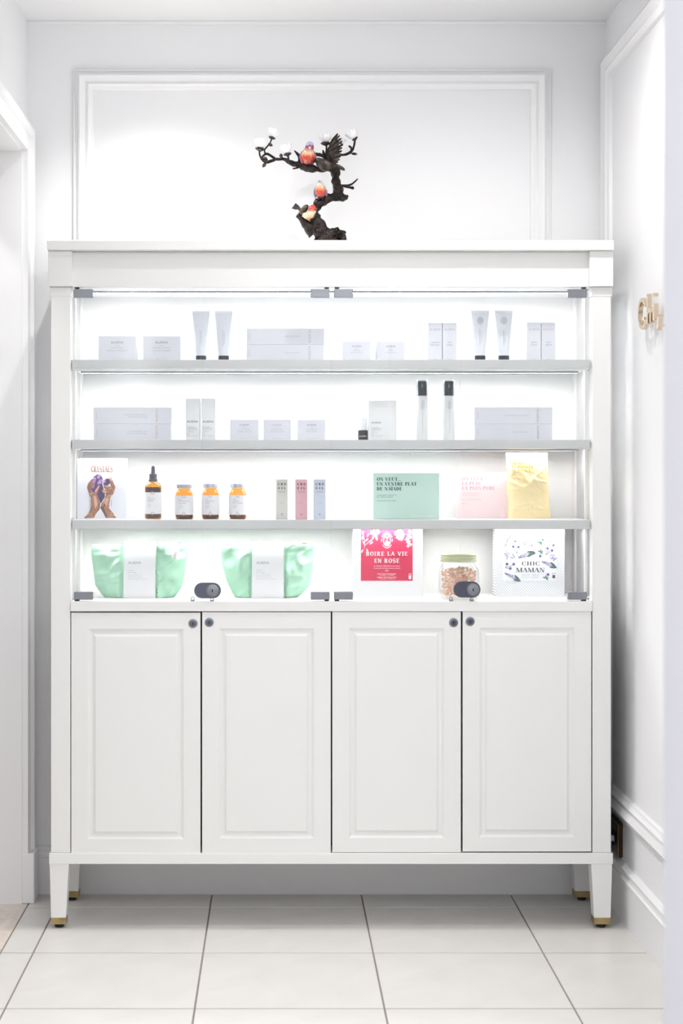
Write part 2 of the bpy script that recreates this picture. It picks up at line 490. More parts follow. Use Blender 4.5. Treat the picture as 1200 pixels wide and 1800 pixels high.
# beige marble slabs in the side doorway
for k in range(4):
    y1 = 0.283 - 0.60 * k; y0 = y1 - 0.597
    sl = make('marble_slab', G().box(-2.29, XT - 0.002, y0, y1, -0.010, 0.0, 0.001), M_MARBLE, floor)
    random.seed(40 + k)
    gv = G()
    for n in range(14):
        x, y = -0.79 - random.random() * 0.5, y0 + 0.04 + random.random() * 0.5
        a = random.uniform(0, 6.28)
        for q in range(5):
            a += random.uniform(-0.7, 0.7); L = random.uniform(0.01, 0.03); w = random.uniform(0.0006, 0.0022)
            x2, y2 = x + L * math.cos(a), y + L * math.sin(a)
            if x2 > XT - 0.006 or y2 > y1 - 0.005 or y2 < y0 + 0.005: break
            nx, ny = -math.sin(a) * w / 2, math.cos(a) * w / 2
            gv.add([(x - nx, y - ny, 0.0004), (x2 - nx, y2 - ny, 0.0004), (x2 + nx, y2 + ny, 0.0004), (x + nx, y + ny, 0.0004)], [(0, 1, 2, 3)])
            x, y = x2, y2
    make('marble_vein', gv, M_VEIN, sl)

structure('ceiling', G().box(-2.4, 1.5, YF, YB + 0.12, ZC, ZC + 0.1), M_CEIL)
LT0 = 0.30
wall_back = structure('wall_back', G().box(-1.10, XR + 0.12, YB, YB + 0.12, 0, ZC), M_WALL)
structure('wall_front', G().box(XL - LT0, XR + 0.12, YF - 0.12, YF, 0, ZC), M_WALL)
wall_right = structure('wall_right', G().box(XR, XR + 0.12, YF, YB, 0, ZC), M_WALL)
# left wall with its doorway
DY0, DY1, DZ = -0.78, 0.283, 2.383
LT = 0.30
g = G().box(XL - LT, XL, DY1, YB, 0, ZC)
g.box(XL - LT, XL, YF, DY0, 0, ZC)
g.box(XL - LT, XL, DY0, DY1, DZ, ZC)
structure('wall_left', g, M_WALL)
structure('wall_side_room', G().box(-2.4, -2.3, YF, YB, 0, ZC), M_WALL)
structure('wall_side_room_end', G().box(-2.3, -1.1005, YB, YB + 0.12, 0, ZC), M_WALL)
# end of the passage wall that stands close to the camera on the right
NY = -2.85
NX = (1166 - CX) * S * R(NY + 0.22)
structure('wall_passage', G().box(NX, XR - 0.0005, NY, NY + 0.22, 0, ZC - 0.0005), mat('dimmed_lavender_paint', (208, 208, 214), 0.7))  # lavender tone darkened, weaker light on this wall end put into the colour

# panel mouldings
PROF = [(0, 0), (0.001, 0.010), (0.006, 0.012), (0.008, 0.008), (0.013, 0.007), (0.016, 0.018), (0.022, 0.022), (0.030, 0.020), (0.036, 0.013), (0.040, 0.012),
        (0.044, 0.015), (0.050, 0.016), (0.054, 0.011), (0.060, 0.009), (0.064, 0.008), (0.066, 0)]
g = frame_rings(G(), lambda u, v, h: (u, YB - h, v), X(129, YB), X(967, YB), 0.30, Z(123, YB), PROF, 0.0)
o = structure('trim_1', g, M_TRIM, smooth=40)
PROF2 = [(a * 1.15, b * 1.25) for a, b in PROF]
g = frame_rings(G(), lambda u, v, h: (XR - h, u, v), -2.55, 0.385, 0.300, 2.700, PROF2, 0.0)
structure('trim_2', g, M_TRIM, smooth=40)
# cove bead under the ceiling on the back wall
structure('trim_3', G().box(XL, XR, YB - 0.006, YB, ZC - 0.012, ZC, 0.002), M_TRIM)

# baseboards with moulded caps
BP = [(0.0, 0.016), (0.128, 0.016), (0.131, 0.019), (0.136, 0.019), (0.139, 0.014), (0.150, 0.012), (0.158, 0.016), (0.163, 0.016), (0.168, 0.006), (0.170, 0.0)]
def baseboard(name, p0, p1, nrm, sc=1.0, hs=1.0):
    g = G(); V = []
    for e in (p0, p1):
        for z, d in BP: V.append((e[0] + nrm[0] * d * sc, e[1] + nrm[1] * d * sc, z * hs))
    n = len(BP)
    F = [(i, i + 1, n + i + 1, n + i) for i in range(n - 1)]
    g.add(V, F); return structure(name, g, M_TRIM, smooth=30)
baseboard('baseboard_back', (XL, YB), (XR, YB), (0, -1), 0.9, 0.92)
baseboard('baseboard_right', (XR, YB), (XR, NY + 0.22), (-1, 0), 1.2)

# door casing of the side doorway, with plinth
CASE = [(0.0, 0.0), (0.0, 0.030), (0.012, 0.033), (0.020, 0.030), (0.026, 0.020), (0.040, 0.018), (0.048, 0.024), (0.056, 0.020), (0.080, 0.020), (0.080, 0.0)]
g = frame_rings(G(), lambda u, v, h: (XL + h, u, v), DY0 - 0.08, DY1 + 0.08, 0.150, DZ + 0.08, CASE, 0.0, open_bottom=True)
casing = structure('trim_4', g, M_TRIM, smooth=30)
for y0 in (DY1 - 0.004, DY0 - 0.088):
    make('plinth_block', G().box(XL, XL + 0.040, y0, y0 + 0.092, 0.0, 0.158, 0.004), M_TRIM, casing)
# soffit and jamb lining
lin_m = M_TRIM
g = G().box(XL - LT, XL + 0.001, DY1 - 0.004, DY1, 0.0, DZ).box(XL - LT, XL + 0.001, DY0, DY0 + 0.004, 0.0, DZ).box(XL - LT, XL + 0.001, DY0, DY1, DZ - 0.004, DZ)
structure('door_1', g, M_TRIM)

# ---------------------------------------------------------------- the display cabinet
CB = thing('display_cabinet', (0.14, 0.18, 0), 'tall white lacquered display cabinet with lit glazed shelves, four panelled doors and brass-tipped legs', 'cabinet')
BK = 0.372
def cab(name, g, m=None, smooth=None, parent=None, **p): return make(name, g, m or M_CAB, parent or CB, smooth=smooth, **p)
z_top0, z_top1 = Z(439.5, -0.035), Z(422, -0.035)
cab('top_board', G().box(X(82.5, -0.035), X(1079, -0.035), -0.035, BK, z_top0, z_top1, 0.002))
zc0 = Z(503, -0.02)
zr0, zr1 = Z(1074.5), Z(1057, -0.006)      # rail under the display
zb0, zb1 = Z(1519, -0.006), Z(1500, -0.006)
for a, b, c, d in ((84.5, 126.5, 89.5, 123.5), (1036, 1077.5, 1041, 1073.5)):
    cab('capital', G().box(X(a, -0.018), X(b, -0.018), -0.018, 0.06, zc0, z_top0 - 0.0004, 0.0015))
    cab('capital_band', G().box(X(a, -0.018) + 0.0004, X(b, -0.018) - 0.0004, -0.0195, 0.06, z_top0 - 0.0155, z_top0 - 0.0006, 0.0008))
    cab('pilaster', G().box(X(c), X(d), 0.0, 0.05, zb1 + 0.0004, zc0 - 0.0004, 0.0012))
    cab('pilaster_band', G().box(X(c) - 0.0015, X(d) + 0.0015, -0.0015, 0.05, zc0 - 0.028, zc0 - 0.0006, 0.0006))
cab('frieze', G().box(X(126.8), X(1035.8), 0.004, 0.024, Z(504.5, 0.004), z_top0 - 0.0004, 0.0008))
cab('frieze_cove', G().box(X(126.8), X(1035.8), 0.0005, 0.004, z_top0 - 0.006, z_top0 - 0.0006, 0.001))
zin_top = Z(504.5, 0.004)
xa, xb = X(124), X(1040.5)
# interior of the display
cab('display_ceiling', G().box(xa, xb, 0.0245, 0.345, zin_top + 0.004, zin_top + 0.02), M_INNER)
cab('display_back', G().box(xa - 0.02, xb + 0.02, 0.330, BK, zr1 - 0.012, z_top0 - 0.0004), M_INNER)
for sgn, xs in ((-1, xa), (1, xb)):
    x0, x1 = (xs - 0.018, xs) if sgn < 0 else (xs, xs + 0.018)
    cab('side_stile', G().box(x0, x1, 0.292, 0.330, zr1 - 0.01, z_top0 - 0.0004, 0.001), M_INNER)
    cab('side_mullion', G().box(x0 + 0.003, x1 - 0.001, 0.134, 0.140, zr1 - 0.01, z_top0 - 0.0004, 0.0006), M_INNER)
    cab('side_glass', G().box(x0 + 0.007, x0 + 0.012, 0.0505, 0.1335, zr1 - 0.005, z_top0 - 0.002), M_GLASS)
    cab('side_opal_panel', G().box(x0 + 0.007, x0 + 0.012, 0.1405, 0.2915, zr1 - 0.005, z_top0 - 0.002), M_OPAL)
cab('display_rail', G().box(X(124.2), X(1040.2), -0.006, 0.330, zr0, zr1, 0.0015))
# shelves with light strips
SH = []
for top, bot in ((632, 648), (773, 788.5), (914, 930)):
    ys = 0.018
    s_ = cab('shelf', G().box(X(126.5, ys), X(1036, ys), ys, 0.329, Z(bot, ys), Z(top, ys), 0.001), M_SHELF)
    SH.append(Z(top, ys))
    zz = Z(bot, ys)
    cab('led_profile', G().box(X(132, ys), X(1031, ys), 0.152, 0.155, zz - 0.005, zz).box(X(132, ys), X(1031, ys), 0.169, 0.172, zz - 0.005, zz), M_CHROME, parent=s_)
    cab('led_strip', G().box(X(132, ys), X(1031, ys), 0.1555, 0.1685, zz - 0.004, zz - 0.0005), M_LED, parent=s_)
zz = zin_top + 0.004
s_ = cab('led_profile', G().box(X(132), X(1031), 0.152, 0.155, zz - 0.005, zz).box(X(132), X(1031), 0.169, 0.172, zz - 0.005, zz), M_CHROME)
cab('led_strip', G().box(X(132), X(1031), 0.1555, 0.1685, zz - 0.004, zz - 0.0005), M_LED, parent=s_)
SH.append(zr1)      # display floor

# lower carcass, hollow behind the doors
zb = zb1
cab('side_panel', G().box(X(90), X(90) + 0.018, 0.0505, BK - 0.002, zb, zr0 - 0.0004))
cab('side_panel', G().box(X(1073) - 0.018, X(1073), 0.0505, BK - 0.002, zb, zr0 - 0.0004))
cab('back_panel', G().box(X(90) + 0.019, X(1073) - 0.019, BK - 0.012, BK - 0.002, zb, zr0 - 0.0004))
cab('base_rail', G().box(X(86, -0.006), X(1077, -0.006), -0.006, BK, zb0, zb1, 0.0015))
for k in range(3):
    xm = X((353.5, 582.5, 811)[k])
    cab('divider', G().box(xm - 0.008, xm + 0.008, 0.10, BK - 0.014, zb1, zr0 - 0.0004), M_DARK)
# panelled doors
dz = ((1077, 1500.5), (1076, 1499.5), (1075.5, 1498.5), (1074.8, 1497))
dx = ((125, 352.2), (355, 581.2), (583.8, 809.8), (813, 1039))
lx = ((339, 1096), (367.5, 1094), (797, 1094.5), (826, 1092.5))
DPROF = [(0, 0.020), (0, 0.001), (0.001, 0), (0.0, 0)]
for (p0, p1), (q0, q1), (l0, l1) in zip(dx, dz, lx):
    x0, x1, z0, z1 = X(p0), X(p1), Z(q1), Z(q0)
    m = 29.5 * S; mt = 28.5 * S; mb = 25.5 * S
    g = G()
    def ring(il, it, ib): return (x0 + il, x1 - il, z0 + ib, z1 - it)
    rings = [((0, 0, 0), 0.021), ((0, 0, 0), 0.001), ((0.001, 0.001, 0.001), 0.0), ((m, mt, mb), 0.0), ((m + 0.007, mt + 0.007, mb + 0.007), 0.0055), ((m + 0.012, mt + 0.012, mb + 0.012), 0.0066),
             ((m + 0.017, mt + 0.017, mb + 0.017), 0.0055), ((m + 0.0215, mt + 0.0215, mb + 0.0215), 0.0012), ((m + 0.023, mt + 0.023, mb + 0.023), 0.0003)]
    V = []; F = []
    for (il, it, ib), y in rings:
        a, b, c, d = ring(il, it, ib); V += [(a, y, c), (b, y, c), (b, y, d), (a, y, d)]
    for i in range(len(rings) - 1):
        for k in range(4):
            k2 = (k + 1) % 4; F.append((i * 4 + k, i * 4 + k2, (i + 1) * 4 + k2, (i + 1) * 4 + k))
    n = (len(rings) - 1) * 4; F.append((n, n + 1, n + 2, n + 3)); F.append((3, 2, 1, 0))
    g.add(V, F)
    dr = cab('door', g)
    cx, cz = X(l0), Z(l1)
    cab('lock_ring', G().lathe_y(cx, cz, [(0.0105, -0.0022), (0.0128, -0.0018), (0.0138, 0.0), (0.0138, 0.004)]), M_CHROME, parent=dr, smooth=40, label='round chrome lock rosette')
    cab('lock_core', G().lathe_y(cx, cz, [(0.0078, -0.0034), (0.0094, -0.003), (0.0098, -0.0015)]), M_STEEL, parent=dr, smooth=40)
    cab('keyhole', G().slab([(cx - 0.0008, cz - 0.005), (cx + 0.0008, cz - 0.005), (cx + 0.0016, cz + 0.002), (cx, cz + 0.005), (cx - 0.0016, cz + 0.002)], -0.0036, -0.003), M_DARK, parent=dr)

# tapered legs with brass caps and screw feet
zg0, zg1 = 0.0125, 0.032
for (a, b), front, sgn in (((87.5, 121), True, 1), ((1038.5, 1075), True, -1), ((87.5, 121), False, 1), ((1038.5, 1075), False, -1)):
    xo, xi = (X(a), X(b)) if sgn > 0 else (X(b), X(a))      # outer, inner
    xo2, xi2 = xo + sgn * 0.004, xi - sgn * 0.009
    y0, y1 = (-0.003, 0.052) if front else (BK - 0.072, BK - 0.017)
    ya, yb = (y0 + 0.002, y1 - 0.009) if front else (y0 + 0.009, y1 - 0.002)
    def frus(xo, xi, y0, y1, z0, xo2, xi2, ya, yb, z1):
        V = [(xo, y0, z1), (xi, y0, z1), (xi, y1, z1), (xo, y1, z1), (xo2, ya, z0), (xi2, ya, z0), (xi2, yb, z0), (xo2, yb, z0)]
        return G().add(V, [(0, 1, 2, 3), (7, 6, 5, 4), (0, 4, 5, 1), (1, 5, 6, 2), (2, 6, 7, 3), (3, 7, 4, 0)])
    lg = cab('leg', frus(xo, xi, y0, y1, zg1, xo2, xi2, ya, yb, zb0 - 0.0003))
    k = sgn * 0.0006
    cab('brass_cap', frus(xo2 - k, xi2 + k, ya - 0.0006, yb + 0.0006, zg0, xo2 - k, xi2 + k, ya - 0.0006, yb + 0.0006, zg1 + 0.0003), M_BRASS, parent=lg, label='brushed brass leg cap')
    cab('screw_foot', G().lathe((xo2 + xi2) / 2, (ya + yb) / 2, [(0.012, 0.0003), (0.014, 0.002), (0.014, 0.007), (0.009, 0.010), (0.009, zg0)], 18), M_BLACK, parent=lg, smooth=40)

# four glass doors with clamp hinges; two carry cylinder locks
GY0, GY1 = 0.004, 0.010
for (p0, p1), hl in (((126.5, 354), True), ((356.2, 581), False), ((583.5, 807.8), True), ((810, 1037), False)):
    gd = cab('glass_door', G().box(X(p0, GY0), X(p1, GY0), GY0, GY1, Z(1054.5, GY0), Z(507, GY0), 0.0006), M_GLASS)
    h0, h1 = (p0 + 3.5, p0 + 36.5) if hl else (p1 - 35, p1 - 2)
    if p0 > 800: h0, h1 = 998, 1031
    for (q0, q1, up) in ((508.5, 523, True), (1040.5, 1054, False)):
        cab('hinge', G().box(X(h0), X(h1), -0.004, 0.016, Z(q1), Z(q0), 0.0012), M_CHROME, parent=gd, label='satin chrome glass clamp hinge')
        c0, c1 = (h0 + 1, h0 + 9) if hl else (h1 - 9, h1 - 1)
        if up: cab('hinge_pin', G().box(X(c0), X(c1), 0.002, 0.012, Z(507.2), Z(505.0), 0.0004).box(X((c0 + c1) / 2 - 1), X((c0 + c1) / 2 + 1), 0.004, 0.010, Z(509), Z(507)), M_BLACK, parent=gd)
        else: cab('hinge_pin', G().box(X(c0), X(c1), 0.000, 0.012, Z(1056.6), Z(1054.0), 0.0004), M_BLACK, parent=gd)
    if not hl:
        first = p0 < 500
        bx0, bx1, by0, by1 = (341.3, 388.3, 1024, 1051.5) if first else (796.5, 843.5, 1022, 1050)
        kx, kz = (373.5, 1037.5) if first else (830, 1036)
        r = (by1 - by0) / 2 * S; zc = Z((by0 + by1) / 2)
        pts = []
        for k in range(13): a = math.pi / 2 + math.pi * k / 12; pts.append((X(bx0) + r + r * math.cos(a), zc + r * math.sin(a)))
        for k in range(13): a = -math.pi / 2 + math.pi * k / 12; pts.append((X(bx1) - r + r * math.cos(a), zc + r * math.sin(a)))
        lk = cab('lock_case', G().slab(pts, -0.009, 0.0035).slab([(u * 0.93 + (X(bx0) + X(bx1)) / 2 * 0.07, w * 0.93 + zc * 0.07) for u, w in pts], -0.0105, -0.009), M_STEEL, parent=gd, label='oval grey metal cylinder lock')
        x, z = X(kx), Z(kz)
        cab('lock_cylinder', G().lathe_y(x, z, [(0.0125, -0.0175), (0.0160, -0.0170), (0.0172, -0.0150), (0.0172, -0.0105)]).lathe_y(x, z, [(0.0188, -0.0118), (0.0192, -0.0103)]).lathe_y(x, z, [(0.0085, -0.019), (0.0105, -0.0185), (0.011, -0.0175)])
            .box(x - 0.001, x + 0.001, -0.0193, -0.019, z - 0.005, z + 0.004), M_CHROME, parent=gd, smooth=40)
        cab('lock_keyhole', G().slab([(x - 0.0009, z - 0.005), (x + 0.0009, z - 0.005), (x + 0.002, z + 0.001), (x, z + 0.0055), (x - 0.002, z + 0.001)], -0.0197, -0.0193), M_DARK, parent=gd)
        for sx in ((338.5, 372.5) if first else (792.5, 828.5)):
            zt = zr1 + 0.0002
            sh = 0.0105 if sx in (338.5, 792.5) else 0.006
            cab('strike', G().box(X(sx) - 0.006, X(sx) + 0.006, -0.0045, 0.0035, zt, zt + 0.004, 0.0006).tube([(X(sx) + 0.0048 * math.cos(a), -0.001, zt + sh * 0.75 + 0.0048 * math.sin(a)) for a in [2 * math.pi * k / 16 for k in range(17)]], [0.0011] * 17, 8), M_CHROME, parent=gd, smooth=40)

# ---------------------------------------------------------------- products on the shelves
M_CARTON = mat('white_carton', (224, 227, 235), 0.5)
M_CARTON2 = mat('bright_white_carton', (236, 239, 240), 0.5)
M_INK_GREY = mat('grey_ink', (150, 150, 156), 0.6)
M_INK_PALE = mat('pale_ink', (186, 186, 192), 0.6)
M_INK_GOLD = mat('copper_foil', (208, 188, 180), 0.45)
M_INK_DARK = mat('dark_ink', (60, 60, 64), 0.6)
M_TUBE = mat('tube_plastic', (226, 231, 239), 0.35)
M_BCAP = mat('black_cap', (34, 36, 40), 0.35)
M_LABEL = mat('label_paper', (240, 241, 244), 0.6)
S1, S2, S3, S4 = SH
YP = 0.085
E = 0.0005

def carton(name, px0, px1, py0, py1, shelf, y, depth, label, m=None, group=None, bottom=None, bev=0.0008):
    """a folded carton standing on a shelf; returns (object, x0, x1, z0, z1, y)"""
    x0, x1 = X(px0, y), X(px1, y)
    z0 = shelf if bottom is None else bottom
    z1 = z0 + (py1 - py0) * S * R(y)
    m = m or M_CARTON
    o = make(name, G().box(x0, x1, y, y + depth, z0, z1, bev), m, origin=((x0 + x1) / 2, y + depth / 2, z0))
    o['label'] = label; o['category'] = 'box'
    if group: o['group'] = group
    # tucked lid flap, proud by the thickness of the board
    t = 0.0006
    make('lid_flap', G().box(x0 + 0.001, x1 - 0.001, y + 0.001, y + depth - 0.001, z1 - 0.0002, z1 + t), m, o)
    return o, x0, x1, z0, z1, y

def ink(parent, m, fn, name='lettering'):
    g = G(); fn(g)
    if g.F: return make(name, g, m, parent)

def small_carton(px0, px1, py0, shelf, lines, label, name='cream_box', py1=None, wm=M_INK_GREY, group='small white cosmetic cartons'):
    py1 = py1 or {S1: 632, S2: 773}[shelf]
    o, x0, x1, z0, z1, y = carton(name, px0, px1, py0, py1, shelf, YP, min(0.08, (px1 - px0) * S), label, group=group)
    w, h = x1 - x0, z1 - z0; xc = (x0 + x1) / 2
    ink(o, wm, lambda g: (write(g, 'ALAENA', xc, z1 - h * 0.30, h * 0.10, y - E, width=w * 0.34),
                          g.stroke([(xc - w * 0.06, z1 - h * 0.385), (xc + w * 0.06, z1 - h * 0.385)], 0.0006, y - E)), 'brand_lettering')
    def sub(g):
        for k, t in enumerate(lines): write(g, t, xc, z1 - h * (0.50 + 0.115 * k), h * 0.062, y - E, width=min(w * 0.56, len(t) * w * 0.036), spacing=1.15)
        write(g, '50ML - 1.7 FL OZ', xc, z0 + h * 0.07, h * 0.035, y - E, width=w * 0.3)
    ink(o, M_INK_PALE, sub)
    return o
small_carton(173, 239, 588, S1, ['EXFOLIANT', 'SIMPLE APPARENT'], 'wide white cosmetic carton at the left end of the top shelf')
small_carton(251, 317, 588, S1, ['RADIANCE MASK', 'FLOWER GARDEN'], 'wide white cosmetic carton beside the left pair of tubes on the top shelf')
small_carton(602, 651, 597, S1, ['PEELING', 'FRUITS ACIDS'], 'low white carton right of the long stacked boxes on the top shelf')
small_carton(662, 711, 597, S1, ['CREME', 'HYDRATATION'], 'low white carton next to the tall pair on the top shelf')
small_carton(404, 454, 737, S2, ['MOISTURIZER', 'COMBINATION SKIN'], 'leftmost of three low white cartons on the second shelf', wm=M_INK_GREY)
small_carton(463, 511, 737, S2, ['MOISTURIZER', 'SENSITIVE SKIN'], 'middle of three low white cartons on the second shelf', wm=M_INK_GOLD)
small_carton(523, 572, 737, S2, ['ANTI-AGEING', 'MOISTURIZER'], 'rightmost of three low white cartons on the second shelf', wm=M_INK_GREY)

def tall_carton(px0, px1, py0, lines, label):
    o, x0, x1, z0, z1, y = carton('serum_box', px0, px1, py0, 632, S1, YP, 0.042, label, group='slim tall white cartons on the top shelf')
    w, h = x1 - x0, z1 - z0; xc = (x0 + x1) / 2
    ink(o, M_INK_PALE, lambda g: write(g, 'ALAENA', xc, z1 - h * 0.20, h * 0.062, y - E, width=w * 0.80), 'brand_lettering')
    def sub(g):
        for k, t in enumerate(lines): write(g, t, xc, z1 - h * (0.53 + 0.065 * k), h * 0.036, y - E, width=min(w * 0.66, len(t) * w * 0.085))
        write(g, '15 ML', xc, z0 + h * 0.03, h * 0.022, y - E)
    ink(o, M_INK_GREY, sub)
tall_carton(752, 776.7, 565, ['CONTOUR', 'DES YEUX'], 'tall slim carton, left one of the pair left of the right-hand tubes')
tall_carton(777.6, 802.3, 565, ['EYE', 'CREAM'], 'tall slim carton, right one of the pair left of the right-hand tubes')
tall_carton(926, 950.6, 564.5, ['SERUM', 'ECLAT'], 'tall slim carton, left one of the pair at the right end of the top shelf')
tall_carton(951.5, 976, 564.5, ['GLOW', 'SERUM'], 'tall slim carton, right one of the pair at the right end of the top shelf')

def long_carton(px0, px1, h_px, shelf, bottom, lines, label, gold):
    o, x0, x1, z0, z1, y = carton('long_box', px0, px1, 0, h_px, shelf, YP, 0.05, label, bottom=bottom, group='long white cartons lying in stacks')
    w, h = x1 - x0, z1 - z0
    ink(o, gold, lambda g: write(g, 'ALAENA', x0 + w * 0.80, (z0 + z1) / 2, h * 0.15, y - E, align='C', width=h * 0.86, turn=90), 'brand_lettering')
    def sub(g):
        for k, t in enumerate(lines):
            write(g, t, x0 + w * 0.69, (z0 + z1) / 2 + h * (0.02 if len(lines) > 1 else -0.03) - h * 0.14 * k, h * 0.075, y - E, align='R', width=len(t) * w * 0.0165)
        write(g, 'ALAENA', x0 + w * 0.035, (z0 + z1) / 2, h * 0.06, y - E, width=h * 0.45, turn=90)
    ink(o, M_INK_PALE, sub)
    return z1 + 0.0008
HZ = 29 * S
zt = long_carton(433, 569, 28.5, S1, None, ["L'EAU A GLOW"], 'lower long white carton of the stack on the top shelf', M_INK_PALE)
long_carton(433, 569.5, 28.5, S1, zt, ["L'EAU A GLOW"], 'upper long white carton of the stack on the top shelf', M_INK_PALE)
zt = long_carton(164.5, 300.5, 28.5, S2, None, ['NOURISHING OIL', 'WITH ROSE PETALS'], 'lower long white carton of the stack at the left end of the second shelf', M_INK_GOLD)
long_carton(164, 301, 28.5, S2, zt, ['HUILE NOURRISSANTE', 'PETALES DE ROSE'], 'upper long white carton of the stack at the left end of the second shelf', M_INK_GOLD)
zt = long_carton(834.5, 970.5, 28.5, S2, None, ['CLEANSING OIL'], 'lower long white carton of the stack at the right end of the second shelf', M_INK_GOLD)
long_carton(834, 970.5, 28.5, S2, zt, ['HUILE DEMAQUILLANTE'], 'upper long white carton of the stack at the right end of the second shelf', M_INK_GOLD)

def white_pair(px0, px1, py0, label, tl, name='serum_box', fs=1.0):
    o, x0, x1, z0, z1, y = carton(name, px0, px1, py0, 773, S2, YP, 0.042, label, m=M_CARTON2)
    w, h = x1 - x0, z1 - z0; xl = x0 + w * (0.10 if fs == 1 else 0.11)
    ink(o, M_INK_DARK, lambda g: write(g, 'ALAENA', xl, z0 + h * 0.425, h * (0.050 if fs == 1 else 0.040), y - E, align='L', width=w * (0.76 if fs == 1 else 0.34)), 'brand_lettering')
    def sub(g):
        rows = [('SOIN', .5, .31), (tl, .72, .275), ('visage et cou', .62, .24), ('naturel', .4, .195), ('bio', .2, .15), ('30ML - 1.01 FL OZ', .8, .095)]
        for t, ww, zz in rows: write(g, t, xl, z0 + h * zz, h * 0.020, y - E, align='L', width=w * ww * (1 if fs == 1 else 0.5))
    ink(o, M_INK_GREY, sub)
white_pair(326, 351.3, 700, 'tall white carton with dark brand name, left of the close pair on the second shelf', 'RAFFERMISSANT')
white_pair(353.5, 378.5, 700, 'tall white carton with dark brand name, right of the close pair on the second shelf', 'REGENERANT')
white_pair(647, 697, 703.5, 'broad tall white carton beside the small black-based bottle', 'HYDRATATION', 'lotion_box', fs=0.6)

# cosmetic tubes standing on black caps
def squeeze_tube(px0, px1, py0, label, medal):
    y = YP + 0.028; xc = (X(px0, y) + X(px1, y)) / 2
    wt = (X(px1, y) - X(px0, y)) / 2; h = (632 - py0) * S * R(y); z0 = S1
    root = thing('cosmetic_tube', (xc, y, z0), label, 'tube', 'white squeeze tubes with black caps')
    zc = z0 + h * 0.115; rc = wt * 0.62
    make('cap', G().lathe(xc, y, [(rc * 0.96, z0 + 0.0003), (rc, z0 + 0.002), (rc, zc - 0.001), (rc * 0.97, zc)], 28), M_BCAP, root, smooth=35)
    V = []; F = []; n = 28; rows = 16
    for i in range(rows + 1):
        t = i / rows; z = zc + (z0 + h - zc) * t
        a = rc * 0.98 + (wt - rc * 0.98) * min(1, t / 0.93); b = rc * 0.98 * (1 - min(1, t / 0.93)) ** 0.75 + 0.0007
        for k in range(n):
            an = 2 * math.pi * k / n; V.append((xc + a * math.cos(an), y + b * math.sin(an), z))
    for i in range(rows):
        for k in range(n): k2 = (k + 1) % n; F.append((i * n + k, i * n + k2, (i + 1) * n + k2, (i + 1) * n + k))
    F.append(tuple(reversed(range(n)))); F.append(tuple(rows * n + k for k in range(n)))
    make('tube_body', G().add(V, F), M_TUBE, root, smooth=50)
    make('crimp', G().box(xc - wt * 1.02, xc + wt * 1.02, y - 0.0013, y + 0.0013, z0 + h * 0.955, z0 + h, 0.0003), M_TUBE, root)
    def yat(z):
        t = min(1, max(0, (z - zc) / (z0 + h - zc))); return y - (rc * 0.98 * (1 - min(1, t / 0.93)) ** 0.75 + 0.0007) - 0.0004
    def pr(g):
        # vertical line of lettering: small slanted pieces so they stay on the tapering tube
        for col, (a, b, w_) in enumerate(((0.32, 0.62, 0.0022), (0.36, 0.58, 0.0012))):
            zz = z0 + h * b
            while zz > z0 + h * a:
                L = 0.0014 + 0.0016 * random.random(); xx = xc - 0.002 + col * 0.005
                g.add([(xx - w_ / 2, yat(zz), zz), (xx + w_ / 2, yat(zz), zz), (xx + w_ / 2, yat(zz - L) , zz - L), (xx - w_ / 2, yat(zz - L), zz - L)], [(0, 1, 2, 3)])
                zz -= L + 0.0011
        if medal:
            zm = z0 + h * 0.80
            for k in range(-4, 5):
                hh = math.sqrt(max(0, 1 - (k / 4.6) ** 2)) * 0.0115
                xx = xc + k * 0.0022
                g.add([(xx - 0.0005, yat(zm - hh) - 0.0002, zm - hh), (xx + 0.0005, yat(zm - hh) - 0.0002, zm - hh), (xx + 0.0005, yat(zm + hh) - 0.0002, zm + hh), (xx - 0.0005, yat(zm + hh) - 0.0002, zm + hh)], [(0, 1, 2, 3)])
    random.seed(int(px0)); ink(root, M_INK_PALE, pr, 'printed_marks')
squeeze_tube(338, 368.5, 543, 'white squeeze tube with black cap, left one beside the wide cartons', False)
squeeze_tube(377.5, 408.5, 543, 'white squeeze tube with black cap, just left of the long stacked boxes', False)
squeeze_tube(828, 859, 542, 'white squeeze tube with lined roundel, left one of the right-hand pair', True)
squeeze_tube(869.5, 900.5, 542, 'white squeeze tube with lined roundel, right one of the right-hand pair', True)

